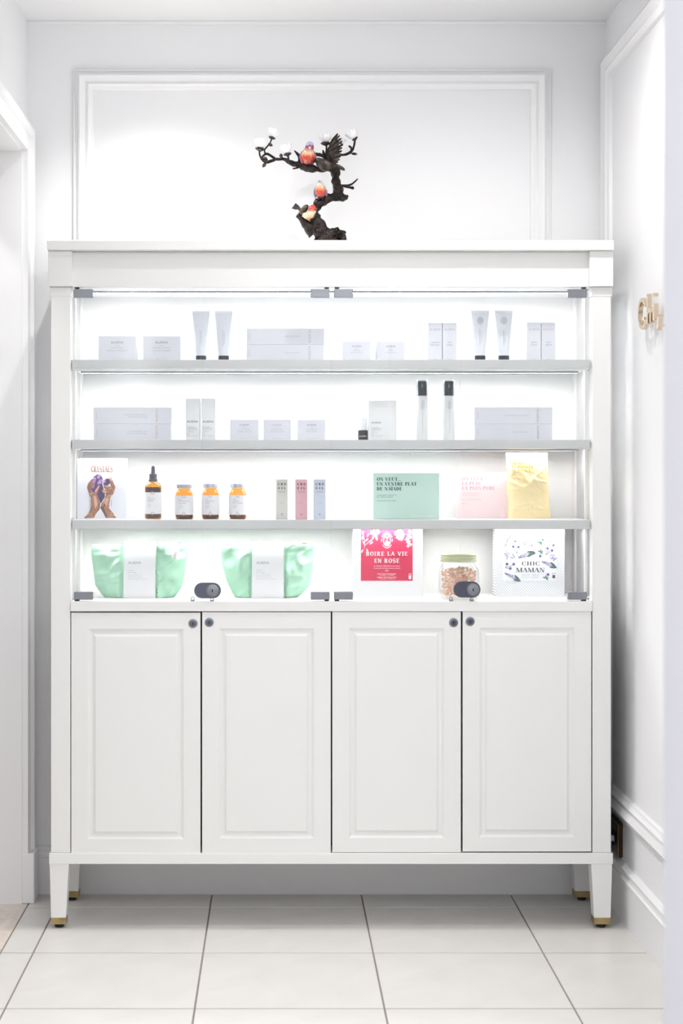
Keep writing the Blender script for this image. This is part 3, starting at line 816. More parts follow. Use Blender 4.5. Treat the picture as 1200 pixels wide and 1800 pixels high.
# white bottles with dark caps under clear overcaps
M_OVER = thin_glass('clear_overcap', (225, 232, 236))
for k, (a, b) in enumerate(((731, 752.5), (778, 799.5))):
    y = YP + 0.02; xc = (X(a, y) + X(b, y)) / 2; r = (X(b, y) - X(a, y)) / 2; z0 = S2; h = (773 - 667) * S * R(y)
    root = thing('pump_bottle', (xc, y, z0), ('tall white bottle with black cap, left one of the two on the second shelf', 'tall white bottle with black cap, right one of the two on the second shelf')[k], 'bottle', 'tall white bottles with black caps')
    zc = z0 + h * 0.735
    make('bottle_body', G().lathe(xc, y, [(r * 0.9, z0 + 0.0003), (r * 0.97, z0 + 0.003), (r * 0.97, zc - 0.003), (r * 0.9, zc)], 28), M_CARTON2, root, smooth=35)
    make('cap', G().lathe(xc, y, [(r * 0.74, zc + 0.0004), (r * 0.74, z0 + h - 0.006), (r * 0.66, z0 + h - 0.004)], 28), M_BCAP, root, smooth=35)
    make('clear_overcap', G().lathe(xc, y, [(r, zc + 0.0003), (r, z0 + h - 0.006), (r * 0.93, z0 + h - 0.0015), (r * 0.8, z0 + h), (0.0, z0 + h)], 28), M_OVER, root, smooth=50)
    def pr(g):
        random.seed(5 + k)
        for c in range(-2, 3):
            zz = zc - h * 0.06 - 0.004 * abs(c)
            while zz > zc - h * (0.22 if c else 0.62):
                L = 0.001 + 0.0015 * random.random(); xx = xc + c * 0.0021; yy = y - math.sqrt((r * 0.97) ** 2 - (xx - xc) ** 2) - 0.0004
                g.add([(xx - 0.0006, yy, zz - L), (xx + 0.0006, yy, zz - L), (xx + 0.0006, yy, zz), (xx - 0.0006, yy, zz)], [(0, 1, 2, 3)]); zz -= L + 0.0009
    ink(root, M_INK_PALE, pr, 'printed_marks')
# small bottle with black base
y = YP + 0.015; xc = X(637.5, y); r = 8.4 * S * R(y); z0 = S2
root = thing('small_bottle', (xc, y, z0), 'small bottle with white cap and glossy black base on the second shelf', 'bottle')
zk = z0 + 18 * S
make('black_base', G().lathe(xc, y, [(r * 0.92, z0 + 0.0003), (r, z0 + 0.0015), (r, zk - 0.001), (r * 0.9, zk)], 28), M_BCAP, root, smooth=35)
make('white_cap', G().lathe(xc, y, [(r * 0.86, zk + 0.0002), (r * 0.86, zk + 0.036), (r * 0.78, zk + 0.038)], 28), M_CARTON2, root, smooth=35)
V, F, a, b = sans('ALAENA')
g = G(); wv = []
for vx, vz in V:
    an = ((vx - (a + b) / 2) / (b - a)) * 1.7
    wv.append((xc + (r + 0.0003) * math.sin(an), y - (r + 0.0003) * math.cos(an), z0 + 0.010 + vz * 0.0062))
g.add(wv, F); make('brand_lettering', g, M_CARTON2, root)

# ---- third shelf
# book with the crystals cover
y = 0.1755; x0, x1 = X(135.5, y), X(223, y); z0 = S3; z1 = z0 + (914 - 808.5) * S * R(y)
bk = thing('book', ((x0 + x1) / 2, y, z0), 'white hardback book on crystals with two hands holding purple amethyst on its cover', 'book')
M_COVER = mat('book_cover', (226, 229, 237), 0.4)
make('front_cover', G().box(x0, x1, y, y + 0.0025, z0, z1, 0.0006), M_COVER, bk)
make('back_cover', G().box(x0, x1, y + 0.0225, y + 0.025, z0, z1, 0.0006), M_COVER, bk)
make('spine', G().box(x0, x0 + 0.0025, y + 0.0025, y + 0.0225, z0, z1, 0.0006), M_COVER, bk)
make('page_block', G().box(x0 + 0.0025, x1 - 0.003, y + 0.0026, y + 0.0224, z0 + 0.002, z1 - 0.003), mat('pages', (238, 234, 224), 0.8), bk)
SC = 7.059
def C(p): return (X(125 + p[0] / SC, y), z0 + (795 + 838 / SC - (795 + p[1] / SC)) * S * R(y))
def art(name, m, polys, lay=1, strokes=()):
    g = G()
    for p in polys: g.poly([C(q) for q in p], y - 0.0003 * lay)
    for pts, w in strokes: g.stroke([C(q) for q in pts], w / SC * S, y - 0.0003 * lay)
    return make(name, g, m, bk)
M_SK = mat('print_skin', (170, 118, 92), 0.5, rgb2=(140, 92, 70), vscale=60)
M_SKD = mat('print_skin_dark', (98, 62, 50), 0.5)
M_SKL = mat('print_skin_light', (206, 160, 134), 0.5)
M_AM1 = mat('print_amethyst', (92, 52, 128), 0.4, rgb2=(66, 38, 98), vscale=90)
M_AM2 = mat('print_amethyst_light', (150, 104, 178), 0.4, rgb2=(188, 160, 196), vscale=120)
M_AM3 = mat('print_amethyst_dark', (58, 36, 84), 0.4)
M_COP = mat('copper_print', (160, 122, 106), 0.45)
art('printed_crystal', M_AM1, [[(335, 283), (375, 310), (392, 350), (385, 410), (415, 520), (420, 570), (365, 655), (345, 600), (318, 545), (300, 520), (262, 515), (248, 470), (262, 400), (280, 320)],
    [(400, 370), (440, 342), (475, 345), (485, 400), (450, 430), (400, 425)]], 1)
art('printed_crystal_facet', M_AM2, [[(335, 285), (372, 312), (340, 350), (318, 332)], [(282, 322), (312, 335), (292, 410), (264, 398)], [(352, 352), (388, 352), (382, 395), (340, 420), (322, 400)], [(262, 420), (290, 420), (284, 455), (254, 468)],
    [(402, 372), (425, 356), (430, 380), (408, 400)], [(372, 580), (395, 590), (384, 605), (368, 600)]], 2)
art('printed_crystal_shade', M_AM3, [[(345, 470), (385, 415), (414, 520), (418, 568), (366, 648), (352, 600)], [(430, 360), (470, 350), (480, 395), (445, 410)]], 2)
art('printed_hands', M_SK, [
    [(160, 830), (215, 778), (262, 712), (245, 590), (222, 535), (200, 455), (215, 400), (262, 345), (280, 352), (258, 418), (292, 400), (278, 452), (250, 472), (258, 520), (282, 522), (300, 480), (345, 422), (356, 436), (325, 510), (318, 545), (345, 600), (358, 660), (352, 720), (300, 790), (285, 830)],
    [(430, 830), (400, 770), (360, 705), (380, 650), (415, 600), (428, 560), (432, 535), (395, 520), (380, 490), (395, 475), (430, 482), (402, 450), (410, 425), (450, 425), (492, 447), (470, 352), (488, 328), (515, 370), (550, 450), (520, 540), (490, 570), (475, 640), (470, 710), (520, 770), (560, 830)]], 3)
art('printed_hand_shading', M_SKD, [[(245, 590), (262, 712), (215, 778), (250, 700)], [(345, 610), (358, 660), (352, 720), (310, 775), (340, 700)], [(365, 700), (395, 680), (440, 790), (450, 828), (430, 828), (400, 770)], [(420, 625), (430, 620), (420, 690), (400, 700)], [(160, 828), (180, 812), (205, 828)], [(520, 800), (556, 828), (520, 828)]], 4,
    [([(225, 400), (240, 440), (250, 480)], 5), ([(210, 455), (232, 480), (246, 520)], 5), ([(262, 345), (240, 395), (225, 450)], 4), ([(300, 482), (285, 520)], 5), ([(432, 535), (470, 530), (500, 480), (492, 447)], 6), ([(402, 450), (450, 460), (480, 500)], 5), ([(480, 360), (505, 420), (525, 470)], 4), ([(234, 600), (236, 720)], 4), ([(503, 600), (495, 690)], 4)])
art('printed_hand_highlights', M_SKL, [[(288, 500), (345, 428), (352, 438), (312, 520)], [(385, 490), (398, 478), (428, 490), (445, 510), (430, 525), (398, 515)], [(410, 430), (448, 430), (475, 445), (440, 448)], [(475, 352), (488, 335), (510, 372), (492, 372)], [(278, 560), (310, 560), (330, 660), (300, 720), (285, 650)], [(400, 640), (440, 570), (470, 590), (440, 680)]], 4)
M_JEW = mat('print_jewellery', (222, 196, 150), 0.3)
art('printed_bracelets', M_JEW, [], 5, [([(208, 762), (250, 780), (280, 828)], 4), ([(196, 775), (240, 795), (262, 828)], 3), ([(480, 770), (520, 760), (535, 800)], 4), ([(470, 790), (520, 800), (560, 820)], 4), ([(222, 525), (258, 535)], 7), ([(450, 565), (515, 545)], 7), ([(482, 470), (500, 460)], 6)])
g = G(); zt = C((0, 262))[1]; write_serif(g, 'CRYSTALS', C((246, 0))[0], zt, (262 - 182) / SC * S, y - 0.0005, T=0.27, t=0.10, gap=0.05, width=278 / SC * S); make('title_lettering', g, M_COP, bk)

# amber glass
M_AMBER = thin_glass('amber_glass', (244, 190, 96))
M_AMBERD = thin_glass('dark_amber_glass', (232, 190, 70))
M_LIQ = mat('brown_liquid', (86, 34, 22), 0.2)
M_CAPS = mat('capsules', (150, 98, 60), 0.5, rgb2=(84, 48, 30), vscale=160)
M_SILVER = mat('silver_cap', (176, 182, 192), 0.35, 0.55)
M_NAVY = mat('dropper_black', (58, 62, 76), 0.45)
def wrap(g, txt, cx, cy, r, x_off, z, h, width, align='L'):
    V, F, a, b = sans(txt); k = h / 0.7; kx = width / max(b - a, 1e-6); out = []
    for vx, vz in V:
        u = x_off + (vx - a) * kx; an = u / r
        out.append((cx + (r + 0.0004) * math.sin(an), cy - (r + 0.0004) * math.cos(an), z + vz * k))
    g.add(out, F)
def label_band(root, cx, cy, r, z0, z1):
    n = 30; V = []; F = []
    for z in (z0, z1):
        for k in range(n + 1):
            an = -2.3 + 4.6 * k / n; V.append((cx + r * math.sin(an), cy - r * math.cos(an), z))
    for k in range(n): F.append((k, k + 1, n + 2 + k, n + 1 + k))
    return make('paper_label', G().add(V, F), M_LABEL, root, smooth=60)
def emblem(g, cx, cy, r, z, rad):
    for k in range(14):
        a0, a1 = math.pi * 2 * k / 14, math.pi * 2 * (k + 1) / 14
        q = []
        for a, rr in ((a0, rad), (a1, rad), (a1, rad * 0.78), (a0, rad * 0.78)):
            u = rr * math.cos(a); an = u / r; q.append((cx + (r + 0.0005) * math.sin(an), cy - (r + 0.0005) * math.cos(an), z + rr * math.sin(a)))
        g.add(q, [(0, 1, 2, 3)])
def amber_jar(px0, px1, py0, lines, label):
    yy = 0.125; xc = (X(px0, yy) + X(px1, yy)) / 2; r = (X(px1, yy) - X(px0, yy)) / 2; z0 = S3; h = (913 - py0) * S * R(yy)
    root = thing('pill_jar', (xc, yy, z0), label, 'jar', 'amber glass supplement jars')
    zs = z0 + h * 0.70
    prof = [(r * 0.88, z0 + 0.0003), (r * 0.97, z0 + 0.003), (r, z0 + 0.008), (r, zs - 0.004), (r * 0.95, zs + 0.004), (r * 0.80, zs + 0.010), (r * 0.70, zs + 0.0135), (r * 0.70, z0 + h * 0.88)]
    make('glass_body', G().lathe(xc, yy, prof, 36), M_AMBER, root, smooth=40)
    make('capsule_fill', G().lathe(xc, yy, [(r * 0.82, z0 + 0.004), (r * 0.92, z0 + 0.007), (r * 0.92, zs - 0.012), (r * 0.5, zs - 0.006), (0, zs - 0.004)], 24), M_CAPS, root, smooth=40)
    make('glass_base', G().lathe(xc, yy, [(r * 0.86, z0 + 0.0006), (r * 0.94, z0 + 0.0035), (r * 0.5, z0 + 0.0039)], 28), M_NAVY, root, smooth=40)
    rc = r * 0.82
    make('lid', G().lathe(xc, yy, [(rc * 0.97, z0 + h * 0.885), (rc, z0 + h * 0.89), (rc, z0 + h * 0.985), (rc * 0.95, z0 + h)], 40), M_SILVER, root, smooth=35)
    lb = label_band(root, xc, yy, r + 0.0006, z0 + h * 0.125, z0 + h * 0.675)
    def pr(g):
        rr = r + 0.0006
        wrap(g, 'ALENE', xc, yy, rr, -r * 0.55, z0 + h * 0.555, 0.0022, r * 0.34)
        for k, t in enumerate(lines): wrap(g, t, xc, yy, rr, -r * 0.55, z0 + h * (0.50 - 0.058 * k), 0.0030, min(r * 1.15, len(t) * r * 0.098))
        for k, t in enumerate(('Complement', 'alimentaire', '60 gelules')): wrap(g, t, xc, yy, rr, -r * 0.55, z0 + h * (0.385 - 0.036 * k), 0.0017, r * (0.5 - 0.08 * (k == 2)))
        emblem(g, xc, yy, rr, z0 + h * 0.655, 0.0052); emblem(g, xc, yy, rr, z0 + h * 0.14, 0.0052); emblem(g, xc, yy, rr, z0 + h * 0.215, 0.0022)
    g = G(); pr(g); make('lettering', g, M_INK_GREY, lb)
amber_jar(307.5, 340, 852, ['PURIFICATION', 'DU CORPS'], 'amber supplement jar with silver lid beside the dropper bottle')
amber_jar(354.5, 385.5, 851, ['ANTIOXYDANT', 'VITAL'], 'amber supplement jar with silver lid, middle one of three')
amber_jar(402, 433.5, 851, ['CHEVEUX', 'PEAU ET ONGLES'], 'amber supplement jar with silver lid, nearest the slim oil cartons')
# dropper bottle
yy = 0.125; xc = (X(254, yy) + X(284, yy)) / 2; r = (X(284, yy) - X(254, yy)) / 2; z0 = S3; k_ = S * R(yy)
def zz_(py): return z0 + (913 - py) * k_
root = thing('dropper_bottle', (xc, yy, z0), 'brown serum bottle with dark dropper cap beside the crystals book', 'bottle')
make('glass_body', G().lathe(xc, yy, [(r * 0.9, z0 + 0.0003), (r, z0 + 0.004), (r, zz_(858)), (r * 0.96, zz_(854)), (r * 0.8, zz_(850.5)), (r * 0.5, zz_(848)), (r * 0.46, zz_(845.5))], 36), M_AMBERD, root, smooth=40)
make('liquid', G().lathe(xc, yy, [(r * 0.85, z0 + 0.002), (r * 0.95, z0 + 0.005), (r * 0.95, zz_(857)), (0, zz_(856.5))], 32), M_LIQ, root, smooth=40)
lb = label_band(root, xc, yy, r + 0.0006, zz_(904), zz_(866))
g = G(); rr = r + 0.0006
wrap(g, 'ALENE', xc, yy, rr, -r * 0.6, zz_(875), 0.0022, r * 0.34); wrap(g, 'JUS DETOX', xc, yy, rr, -r * 0.6, zz_(878.5), 0.0034, r * 0.9); wrap(g, 'DRAINANT', xc, yy, rr, -r * 0.6, zz_(882), 0.0034, r * 0.78)
for k, t in enumerate(('Complement', 'alimentaire', 'naturel')): wrap(g, t, xc, yy, rr, -r * 0.6, zz_(887 + 2.2 * k), 0.0017, r * 0.42)
emblem(g, xc, yy, rr, zz_(867), 0.0052); emblem(g, xc, yy, rr, zz_(903), 0.0052)
make('lettering', g, M_INK_GREY, lb)
rc = r * 0.47
cp = make('dropper_cap', G().lathe(xc, yy, [(rc * 1.1, zz_(847)), (rc * 1.1, zz_(843.5)), (rc * 0.95, zz_(843)), (rc * 0.95, zz_(834.5)), (rc * 0.8, zz_(833.5))], 30), M_NAVY, root, smooth=30)
make('rubber_bulb', G().lathe(xc, yy, [(rc * 0.52, zz_(834)), (rc * 0.44, zz_(826)), (rc * 0.42, zz_(822)), (rc * 0.30, zz_(820.2)), (0, zz_(819.6))], 24), M_NAVY, root, smooth=50)

# three slim oil cartons
for px0, px1, rgb, label in ((485, 505.7, (214, 214, 208), 'slim grey-white oil carton, leftmost of three'), (519, 540, (226, 178, 188), 'slim pink oil carton between the grey and the blue one'), (551.3, 572.3, (204, 214, 230), 'slim pale blue oil carton, rightmost of three')):
    o, x0, x1, z0, z1, y = carton('oil_box', px0, px1, 843, 913, S3, YP, 0.035, label, m=mat('oil_carton', rgb, 0.5), group='slim oil cartons')
    xc = (x0 + x1) / 2; h = z1 - z0; w = x1 - x0
    def big(g):
        for row, t in enumerate(('CBD', 'OIL')):
            for k, ch in enumerate(t):
                for bx in (-0.0005, 0, 0.0005): write(g, ch, xc + (k - 1) * w * 0.27 + bx, z1 - h * (0.145 + 0.102 * row), h * 0.062, y - E - abs(bx) * 0.1, width=w * (0.14 if ch != 'I' else 0.04))
        g.stroke([(xc - w * 0.3, z1 - h * 0.315), (xc + w * 0.3, z1 - h * 0.315)], 0.0006, y - E)
        g.disc(xc, z0 + h * 0.13, 0.0013, y - E, 0.0024, rot=-0.5)
    ink(o, M_INK_DARK, big, 'bold_lettering')
    def sub(g):
        write(g, 'full spectrum', xc, z1 - h * 0.305, h * 0.022, y - E, width=w * 0.55)
        write(g, '10', xc, z0 + h * 0.445, h * 0.022, y - E); write(g, 'PER CENT', xc, z0 + h * 0.405, h * 0.016, y - E, width=w * 0.4)
        g.stroke([(xc - w * 0.15, z0 + h * 0.135), (xc - w * 0.08, z0 + h * 0.14)], 0.0007, y - E); g.stroke([(xc + w * 0.2, z0 + h * 0.135), (xc + w * 0.26, z0 + h * 0.14)], 0.0007, y - E)
        write(g, 'origin', xc, z0 + h * 0.085, h * 0.02, y - E, width=w * 0.24)
    ink(o, M_INK_GREY, sub)

# mint, pink boxes and yellow pouch
def tea_carton(px0, px1, py0, rgb, inkrgb, lines, small, label, name, yfront=0.115):
    y = yfront
    o, x0, x1, z0, z1, y = carton(name, px0, px1, py0, 912.5, S3, y, 0.06, label, m=mat(name + '_card', rgb, 0.5), bev=0.0012)
    w, h = x1 - x0, z1 - z0
    mi = mat(name + '_ink', inkrgb, 0.5)
    ww = small[0]
    def f(g):
        for k, (t, wf) in enumerate(lines): write_serif(g, t, x0 + w * 0.055, z1 - h * (0.165 + 0.105 * k), h * 0.075, y - E, T=0.24, t=0.05, width=wf * 116 * S * R(y))
    ink(o, mi, f, 'serif_lettering')
    def f2(g):
        for t, zz, wf in small[1]: write(g, t, x0 + w * 0.055, z1 - h * zz, h * 0.022, y - E, align='L', width=wf * 116 * S)
    ink(o, mi, f2)
    return o, x0, x1, z0, z1, y
o, x0, x1, z0, z1, y = tea_carton(655.5, 772, 832, (208, 238, 227), (30, 96, 88), [('ON VEUT...', 0.37), ('UN VENTRE PLAT', 0.605), ('DE NAÏADE', 0.385)],
    (0, [('COMPLEMENT DETOX ET', 0.49, 0.31), ('DE L’AMINCISSEUR', 0.53, 0.25), ('30 SACHETS DE 500G', 0.61, 0.30)]), 'mint green carton with dark green serif lettering on the third shelf', 'mint_box')
def wa(g):
    V, F, a, b = sans('atelier nubio', 1.25)
    write(g, 'atelier nubio', x1 - (x1 - x0) * 0.05, z0 + (z1 - z0) * 0.045, (z1 - z0) * 0.062, y - E, align='R', width=(x1 - x0) * 0.38, spacing=1.25)
ink(o, mat('white_ink', (246, 250, 248), 0.5), wa, 'maker_lettering')
tea_carton(805.5, 917, 832, (240, 218, 220), (224, 164, 178), [('ON VEUT...', 0.37), ('LA PEAU', 0.29), ('LA PLUS PURE', 0.50)], (0, [('COMPLEMENT DETOX ET', 0.46, 0.31), ('DE L’AMINCISSEUR', 0.50, 0.25), ('30 SACHETS', 0.60, 0.30), ('BIO', 0.69, 0.08)]),
    'pale pink carton partly behind the yellow pouch', 'pink_box', 0.1845)

def soft_pouch(name, outline, y, depth_fn, crinkle, m, nx=40, nz=34, seed=0, parent=None, fold=None):
    """pillow-like bag: outline(v) -> (xl, xr, z); depth_fn(u, v) half thickness"""
    V = []; F = []; idx = {}
    for side in (0, 1):
        for i in range(nz + 1):
            v = i / nz
            for j in range(nx + 1):
                u = j / nx
                xl, xr, z = outline(v, u)
                d = depth_fn(u, v)
                edge = min(1, 8 * min(u, 1 - u)) 
                p = Vector((xl + (xr - xl) * u, 0, z))
                if side == 0:
                    yy = y - d + (crinkle(p.x, p.z, u, v) * edge if crinkle else 0)
                else: yy = y + d
                if side == 1 and (j in (0, nx)): idx[(1, i, j)] = idx[(0, i, j)]; continue
                idx[(side, i, j)] = len(V); V.append((p.x, yy, p.z))
    for side in (0, 1):
        for i in range(nz):
            for j in range(nx):
                q = [idx[(side, i, j)], idx[(side, i, j + 1)], idx[(side, i + 1, j + 1)], idx[(side, i + 1, j)]]
                F.append(tuple(q if side == 0 else q[::-1]))
    for i in (0, nz):
        for j in range(nx):
            q = [idx[(0, i, j)], idx[(1, i, j)], idx[(1, i, j + 1)], idx[(0, i, j + 1)]]
            q = list(dict.fromkeys(q))
            if len(q) > 2: F.append(tuple(q))
    return make(name, G().add(V, F), m, parent, smooth=80)

def interp(tab, v):
    for (a, b), (c, d) in zip(tab, tab[1:]):
        if v <= c: t = (v - a) / (c - a); return b + (d - b) * t
    return tab[-1][1]
# yellow pouch, in front of the pink box
y = 0.172
zb_, k_ = S3, S * R(y)
LT_ = [(0, 892), (0.25, 893.5), (0.36, 891), (0.55, 890.5), (0.62, 893), (0.75, 890), (1, 889)]
RT_ = [(0, 968), (0.08, 967), (0.25, 964.5), (0.5, 963), (1, 961.5)]
def yo(v, u): return X(interp(LT_, v), y), X(interp(RT_, v), y), zb_ + 0.0003 + v * (913 - 797.5) * k_
def yd(u, v): return 0.001 + 0.0095 * (1 - abs(2 * u - 1) ** 3) * (math.sin(min(1, (1 - v) * 1.25) * math.pi / 2) ** 0.8)
def ridge(x, z, f, s): return 1 - abs(noise.noise(Vector((x * f, s, z * f)))) * 2
def yc(x, z, u, v):
    a = ridge(x * 0.7 + z * 0.5, z * 1.5 - x * 0.3, 24, 3.1); b = ridge(x + z * 0.8, z * 0.9, 46, 7.7)
    k = 0.12 + 1.0 * max(0, 1 - abs(v - 0.56) * 4.5) + 0.55 * max(0, 1 - abs(v - 0.22) * 6)
    return -(max(0, a) ** 5 * 0.0050 + max(0, b) ** 6 * 0.0028) * k
root = thing('yellow_pouch', (X(928, y), y, zb_), 'crumpled pale yellow pouch standing in front of the pink carton', 'pouch')
M_YEL = mat('yellow_pouch_film', (250, 230, 178), 0.42)
pb = soft_pouch('pouch_body', yo, y, yd, yc, M_YEL, 46, 60, parent=root)
g = G(); zt = zb_ + (913 - 797.5) * k_; M_YI = mat('ochre_ink', (206, 156, 66), 0.5)
def surf_print(g, v0):
    for i in range(v0, len(g.V)):
        x, _, z = g.V[i]; v = (z - zb_) / (zt - zb_); xl, xr, _z = yo(v, 0); u = (x - xl) / (xr - xl)
        g.V[i] = (x, y - yd(u, v) + yc(x, z, u, v) * min(1, 8 * min(u, 1 - u)) - 0.0007, z)
for k, (t, w) in enumerate((('ON VEUT...', 27), ('UN BOOSTER', 37), ('DE POUSSE', 33))): write_serif(g, t, X(899, y), zt - (20.5 + 6.6 * k) * k_, 4.6 * k_, y, T=0.24, t=0.06, width=w * k_)
write(g, 'COMPLEMENT ALIMENTAIRE', X(899, y), zt - 46 * k_, 1.4 * k_, y, align='L', width=32 * k_)
surf_print(g, 0); make('lettering', g, M_YI, root)

# ---- bottom of the display: two green cloth pouches with paper sleeves
M_GREEN = mat('mint_canvas', (182, 230, 203), 0.85, bump=0.25, bscale=420)
M_GREEN2 = mat('mint_canvas_trim', (204, 240, 220), 0.85)
M_SLEEVE = mat('white_sleeve', (243, 244, 247), 0.55)
def canvas_bag(L, Rr, px_sleeve, label, seed, tab, pull):
    y = 0.168; k = S * R(y); zb = S4
    def fo(v, u):
        top = 960.5 + 2.0 * math.sin(u * 3.1) - (1.2 if seed == 2 else 0) ; bot = 1053.0
        return X(interp(L, v), y), X(interp(Rr, v), y), zb + 0.0006 + v * (bot - top) * k
    def fd(u, v): 
        e = (1 - abs(2 * u - 1) ** 2.6)
        return 0.002 + (0.040 * (1 - v) ** 0.7 + 0.006) * max(0, e) ** 0.6
    def fc(x, z, u, v):
        n1 = noise.noise(Vector((x * 14 + seed * 9.1, seed, z * 20 - x * 9))); n2 = noise.noise(Vector((x * 34 + 3, seed * 2.3, z * 26 + x * 14)))
        rdg = (1 - abs(noise.noise(Vector((x * 17 - z * 12, seed * 5.0, z * 15 + x * 5)))) * 2) ** 3
        hem = 0.0035 * math.exp(-((v - 0.86) / 0.035) ** 2)
        seam = 0.0022 * math.exp(-((v - 0.30) / 0.012) ** 2) if seed == 1 else 0
        ins = px_sleeve[0] - 4 < 484 + x / (S * R(y)) < px_sleeve[1] + 4
        if ins: return max(0.002, n1 * 0.010 + n2 * 0.005 + 0.004)
        return n1 * 0.014 + n2 * 0.007 - rdg * 0.009 + hem + seam
    xc = (X(L[0][1], y) + X(Rr[0][1], y)) / 2
    root = thing('canvas_pouch', (xc, y, zb), label, 'pouch', 'mint green canvas pouches')
    body = soft_pouch('pouch_body', fo, y, fd, fc, M_GREEN, 64, 44, parent=root)
    zt = fo(1, 0.5)[2]
    # zip along the mouth
    xl, xr = fo(1, 0)[0], fo(1, 1)[1]
    make('zip', G().box(xl + 0.004, xr - 0.004, y - 0.003, y + 0.003, zt - 0.001, zt + 0.0016, 0.0006), M_GREEN2, root)
    # sleeve
    a, b = X(px_sleeve[0], 0.118), X(px_sleeve[1], 0.118)
    s0, s1 = zb + 0.0003, zb + (1053.5 - 955.5) * k
    yf, yb = y - 0.0535, y + 0.052
    ring = [(yf, s0), (yf - 0.0005, s0 + 0.03), (yf + 0.006, s0 + 0.09), (yf + 0.020, s1 - 0.03), (y - 0.010, s1 - 0.002), (y - 0.004, s1), (y + 0.004, s1), (y + 0.010, s1 - 0.002), (yb - 0.02, s1 - 0.03), (yb, s0 + 0.05), (yb, s0)]
    ring = [(yf, s0)] + [(yf + (0.040 * (q / 10) ** 2.2), s0 + (s1 - 0.003 - s0) * q / 10) for q in range(1, 11)] + [(y - 0.006, s1), (y + 0.006, s1)] + [(yb - (0.040 * (q / 10) ** 2.2), s0 + (s1 - 0.003 - s0) * q / 10) for q in range(10, -1, -1)]
    n = len(ring); V = []; F = []
    for xx in (a, b):
        for yy, zz in ring: V.append((xx, yy, zz))
    for i in range(n - 1): F.append((i, i + 1, n + i + 1, n + i))
    sl = make('paper_sleeve', G().add(V, F), M_SLEEVE, root, smooth=50)
    hh = s1 - s0; w = b - a
    def yat(z): 
        q = max(0, min(1, (z - s0) / (s1 - 0.003 - s0))); return yf + 0.040 * q ** 2.2 - 0.0006
    g = G(); write(g, 'ALAENA', a + w * 0.14, s0 + hh * 0.605, hh * 0.042, 0, align='L', width=w * 0.40)
    g2 = G()
    for t, zz, ww, h_ in (('la trousse', .485, .19, .02), ('petit voyage', .448, .26, .02), ('en coton biologique naturel et', .41, .46, .013), ('tissee a la main en france', .383, .44, .013), ('une selection des soins', .356, .48, .013), ('indispensables pour le quotidien', .329, .62, .013)):
        write(g2, t, a + w * 0.14, s0 + hh * zz, hh * h_, 0, align='L', width=w * ww)
    for q in (g, g2): q.V = [(v[0], yat(v[2]), v[2]) for v in q.V]
    make('brand_lettering', g, M_INK_GREY, sl); make('lettering', g2, M_INK_PALE, sl)
    if tab:
        tx = X(308.5, 0.14)
        pl = make('zip_tab', G().tube([(tx + 0.010, y - 0.014, zt + 0.004), (tx + 0.006, y - 0.026, zt - 0.006), (tx - 0.001, y - 0.036, zt - 0.022), (tx - 0.003, y - 0.043, zt - 0.040)], [0.0075, 0.0075, 0.0075, 0.007], 8, flat=0.25, sub=3), M_CARTON2, root, smooth=40)
        make('zip_ring', G().tube([(tx + 0.011 + 0.004 * math.cos(a_), y - 0.012, zt + 0.006 + 0.004 * math.sin(a_)) for a_ in [2 * math.pi * q / 12 for q in range(13)]], [0.0008] * 13, 6), M_CHROME, root)
    if pull:
        tx = X(536, 0.16)
        make('zip_pull', G().tube([(tx - 0.009, y - 0.004, zt + 0.003), (tx - 0.004, y - 0.006, zt + 0.0055), (tx + 0.003, y - 0.006, zt + 0.004), (tx + 0.009, y - 0.004, zt + 0.0035)], [0.0014, 0.0022, 0.0018, 0.001], 8, sub=3), M_BRASS, root, smooth=50)
canvas_bag([(0, 183), (0.04, 179), (0.22, 167.5), (0.6, 163), (0.82, 160.5), (0.9, 161), (1, 164)], [(0, 306), (0.05, 311), (0.2, 320), (0.5, 325.5), (0.85, 331), (1, 329)], (217, 273), 'mint green canvas pouch in white paper sleeve, left end of the bottom shelf', 1, True, False)
canvas_bag([(0, 413), (0.06, 409), (0.3, 398), (0.6, 390), (0.9, 385.5), (1, 386.5)], [(0, 522), (0.05, 530), (0.22, 545), (0.6, 551), (1, 553.5)], (442.5, 498.5), 'mint green canvas pouch in a white paper sleeve right of the first oval lock', 2, False, True)

# ---- tea boxes with dotted paper
M_DOTS = dots_print('dotted_paper', (247, 249, 252), (196, 204, 216), 165.0, 0.27)
M_RED = mat('crimson_label', (186, 36, 74), 0.5)
M_WINK = mat('white_print', (250, 244, 246), 0.5)
y = 0.1765
o, x0, x1, z0, z1, y = carton('tea_box', 620.5, 742.5, 928.5, 1053, S4, y, 0.07, 'white dotted tea box with crimson label and white lettering on the bottom shelf', m=M_DOTS, bev=0.0015)
k = S * R(y); 
def P(px, py): return (X(px, y), z0 + (1052.5 - py) * k)
lb = make('crimson_label', G().slab([P(634, 1024.5), P(725, 1024.5), P(725, 934), P(634, 934)], y - 0.0006, y), M_RED, o, label='crimson printed front label')
yl = y - 0.0006
g = G()
write_serif(g, 'BOIRE LA VIE', P(679.5, 0)[0], P(0, 980.5)[1], 7.2 * k, yl - E, align='C', T=0.19, t=0.085, gap=0.16, width=73 * k)
write_serif(g, 'EN ROSE', P(679.5, 0)[0], P(0, 992.8)[1], 7.2 * k, yl - E, align='C', T=0.19, t=0.085, gap=0.16, width=44 * k)
make('title_lettering', g, M_WINK, lb)
g = G()
